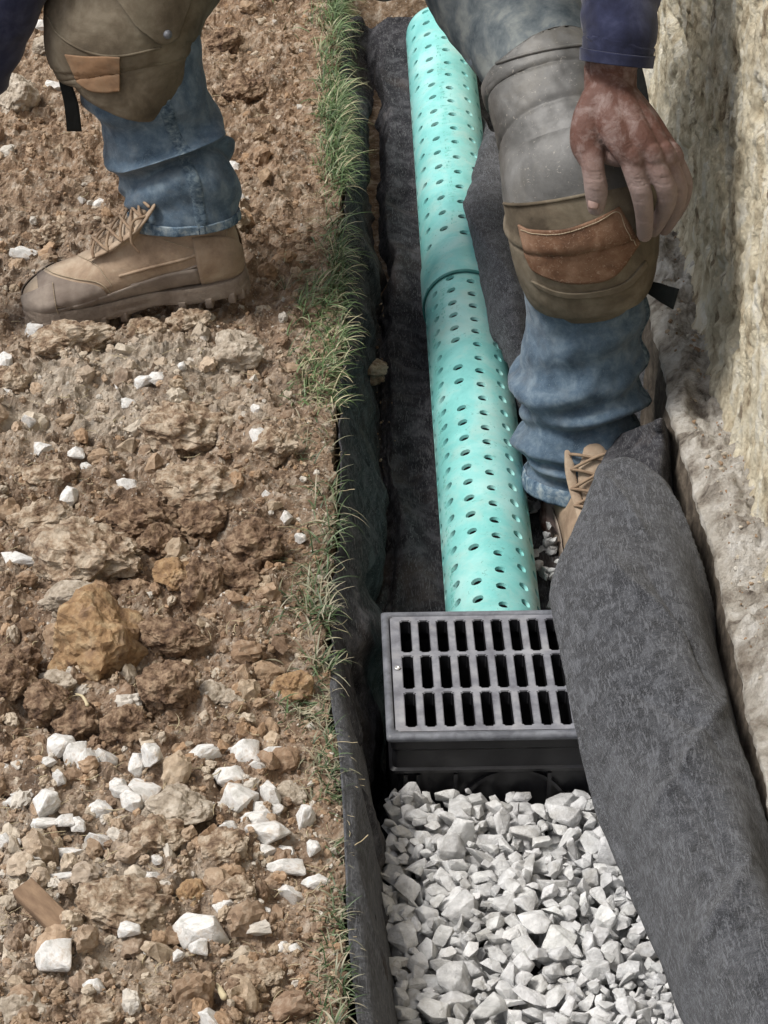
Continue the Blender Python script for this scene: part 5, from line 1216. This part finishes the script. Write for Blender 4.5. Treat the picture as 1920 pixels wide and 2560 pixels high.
def make_boot(name, Mx, parent, label):
    """Mx: 4x4 placing local boot (x toe, z up) in the world"""
    def W(me): me.transform(Mx); return me
    G = boot_grid(); m, n, _ = G.shape
    foot = (G.reshape(-1, 3), grid_faces(m, n, True).tolist() + [list(range(n))[::-1], list(range((m - 1) * n, m * n))])
    sp = np.array([(.058, 0, .09), (.056, 0, .115), (.058, 0, .132), (.060, 0, .140)]); sr = [(.048, .035), (.042, .033), (.036, .030), (.030, .026)]
    D = spline(np.c_[sp, sr], 24)
    GSf = loft(D[:, :3], np.array([1, 0, 0.]), D[:, 4], D[:, 3], 48)
    shaft = (GSf.reshape(-1, 3), grid_faces(24, 48, True).tolist() + [list(range(48))[::-1], list(range(23 * 48, 24 * 48))])
    tng = tube([(.165, 0, .100), (.140, 0, .122), (.122, 0, .146), (.110, 0, .164)], [.021, .024, .024, .018], 20, 6, flat=.45, F0=(1, 0, .6))
    up = remesh('upper', [foot, shaft, tng], .0024, 3)
    b = empty(name, tuple(Mx @ Vector((.1, 0, 0))) ); b.location = Vector(b.location) - base_of(parent); b.parent = parent; b['label'] = label
    put('upper', W(up), M['boot'], b)
    # sole: stacked outline with waisted profile and lugs
    Ds = spline(BST, 60); out = []
    xs_ = Ds[:, 0]; hw = Ds[:, 1]
    hw = hw * (1 - .13 * np.exp(-((xs_ - .13) / .035) ** 2))
    L_ = [(x, h) for x, h in zip(xs_, hw)]
    outline = [(x, h) for x, h in L_] + [(x, -h) for x, h in L_[::-1]]
    O = np.array(outline); cx = .155
    def lay(z, o_, tw=0): 
        c = np.array([cx, 0]); d = O - c; nrm = d / np.linalg.norm(d, axis=1)[:, None]; Q = O + nrm * o_
        zz = z + .006 * np.clip((Q[:, 0] - .27) / .04, 0, 1) + (.004 if z < .012 else 0) * np.exp(-((Q[:, 0] - .13) / .03) ** 2)
        return np.c_[Q, zz]
    Gs = np.array([lay(.032, -.004), lay(.033, .0005), lay(.027, .0035), lay(.020, .0025), lay(.016, .0045), lay(.008, .0035), lay(.007, -.006)])
    m, n, _ = Gs.shape
    parts_ = [(Gs.reshape(-1, 3), grid_faces(m, n, True).tolist() + [list(range(n))[::-1], list(range((m - 1) * n, m * n))])]
    for k in range(2, 58, 4):
        for sgn in (-1, 1):
            x, h = L_[k]
            if .105 < x < .155: continue
            v, f = box((x, sgn * (h - .006), .006), (.0105, .019, .016 if x < .26 else .018), Matrix.Rotation(sgn * R(-12), 3, 'Z')); parts_.append((v, f))
    for x in (.03, .06, .18, .205, .23, .255): v, f = box((x, 0, .005), (.009, .035, .012)); parts_.append((v, f))
    sl_ = join_parts('sole', parts_); sl_ = bevel_mesh(sl_, .0012, 2); put('sole', W(sl_), M['sole'], b)
    # toe cap and heel counter overlays
    for nm, x0, x1, ph, mt, of in (('toe_cap', .262, .312, (.75, 2 * math.pi - .75), 'bootgrey', .0022), ('heel_counter', .0, .062, (1.15, 2 * math.pi - 1.15), 'boot', .0024)):
        g = boot_grid(of, 30, 60, x0, x1, ph); me = mesh_np(nm, g, grid_faces(30, 60)); me = solidify(me, .0016, 0); me.materials.clear(); put(nm, W(me), M[mt], b)
    for sgn in (-1, 1):                              # side rand and eyestay strips
        ph = (1.75, 2.35) if sgn > 0 else (2 * math.pi - 2.35, 2 * math.pi - 1.75)
        g = boot_grid(.0020, 50, 8, .06, .272, ph); me = mesh_np('side_rand', g, grid_faces(50, 8)); me = solidify(me, .0014, 0); me.materials.clear(); put('side_rand', W(me), M['bootgrey'], b)
        pts = [(.205, sgn * .020, .094), (.180, sgn * .024, .105), (.155, sgn * .027, .119), (.134, sgn * .031, .134), (.118, sgn * .033, .150), (.104, sgn * .033, .166)]
        v, f = tube(pts, [.004, .0065, .0065, .0065, .0065, .005], 12, 5, flat=.45, F0=(.6, 0, 1)); me = join_parts('eyestay', [(v, f)]); put('eyestay', W(me), M['boot'], b)
    eye = [[(.200, .025, .098), (.178, .030, .108), (.156, .033, .121), (.138, .034, .134), (.123, .032, .153), (.110, .032, .167)], []]
    eye[1] = [(x, -y, z) for x, y, z in eye[0]]
    parts_ = []
    for k in range(5):
        for s0 in (0, 1):
            a, c = Vector(eye[s0][k]), Vector(eye[1 - s0][k + 1]); mid = (a + c) / 2 + Vector((.006, 0, .006 + .003 * s0))
            parts_.append(tube([a, a * .7 + mid * .3 + Vector((.002, 0, .002)), mid, c * .7 + mid * .3 + Vector((.002, 0, .002)), c], [.0021] * 5, 8, 4))
    a, c = Vector(eye[0][0]), Vector(eye[1][0]); parts_.append(tube([a, (a + c) / 2 + Vector((.002, 0, .004)), c], [.0021] * 3, 8, 4))
    parts_.append(tube([(.118, .035, .155), (.135, .037, .150), (.142, .044, .125), (.135, .047, .108)], [.002] * 4, 8, 4))
    put('laces', W(join_parts('laces', parts_)), M['lace'], b)
    st = [boot_grid(.0048, 4, 60, .262, .272, (.8, 2 * math.pi - .8))[0], ]
    parts_ = [tube([a, a * .4 + c * .6], [.0006, .0006], 6, 1) for a, c in zip(st[0][:-1], st[0][1:])]
    put('stitching', W(join_parts('stitching', parts_)), M['stitch'], b)
    return b
def place(toe, heel, roll=0, up=(0, 0, 1), scale=1.0):
    xd = (Vector(toe) - Vector(heel)); xd.normalize(); y = Vector(up).cross(xd).normalized(); z = xd.cross(y)
    Mx = Matrix((xd, y, z)).transposed().to_4x4(); Mx = Mx @ Matrix.Rotation(R(roll), 4, 'X'); Mx = Matrix.Translation(heel) @ Mx @ Matrix.Scale(scale, 4); return Mx
LH = U(618, 712, z=.034); LT = U(72, 795, z=-.004)
print('boot len', (LT - LH).length, LH, LT)
LB_ = make_boot('work_boot', place(LT, LH, roll=-7, scale=(LT - LH).length / .312), person, 'tan lace-up work boot flexed on the dirt bank, toe pointing left')
upo = [c for c in LB_.children if c.name.startswith('upper')][0]; bb = bvh_of(upo)
drape('toe_cap', bb, [(92, 668), (131, 690), (185, 705), (246, 716), (282, 752)], [(100, 742), (140, 762), (190, 772), (240, 778), (288, 776)], .0012, .0022, M['bootgrey'], LB_)
seamline('stitching', bb, [(100, 662), (135, 684), (190, 698), (250, 709), (290, 748)], .0016, .0007, M['stitch'], LB_, 70, True)
seamline('piping', bb, [(300, 690), (380, 668), (460, 648), (540, 618)], .0002, .0022, M['boot'], LB_)
seamline('piping', bb, [(330, 712), (420, 690), (500, 662), (590, 640)], .0000, .0018, M['bootgrey'], LB_)
seamline('stitching', bb, [(410, 600), (470, 618), (540, 634), (562, 600), (568, 560)], .0012, .0006, M['stitch'], LB_, 60, True)
seamline('stitching', bb, [(196, 640), (240, 662), (262, 690), (280, 715)], .0012, .0006, M['stitch'], LB_, 40, True)
an = RLEG[0]
RH = Vector((an.x + .01, an.y + .055, float(floor_z(.6)) - .004)); RT = Vector((an.x + .045, an.y - .25, float(floor_z(.4)) + .004))
make_boot('work_boot', place(RT, RH), person, 'tan lace-up work boot down in the trench, mostly hidden by the grey fabric')
print('objects', len(SC.objects))
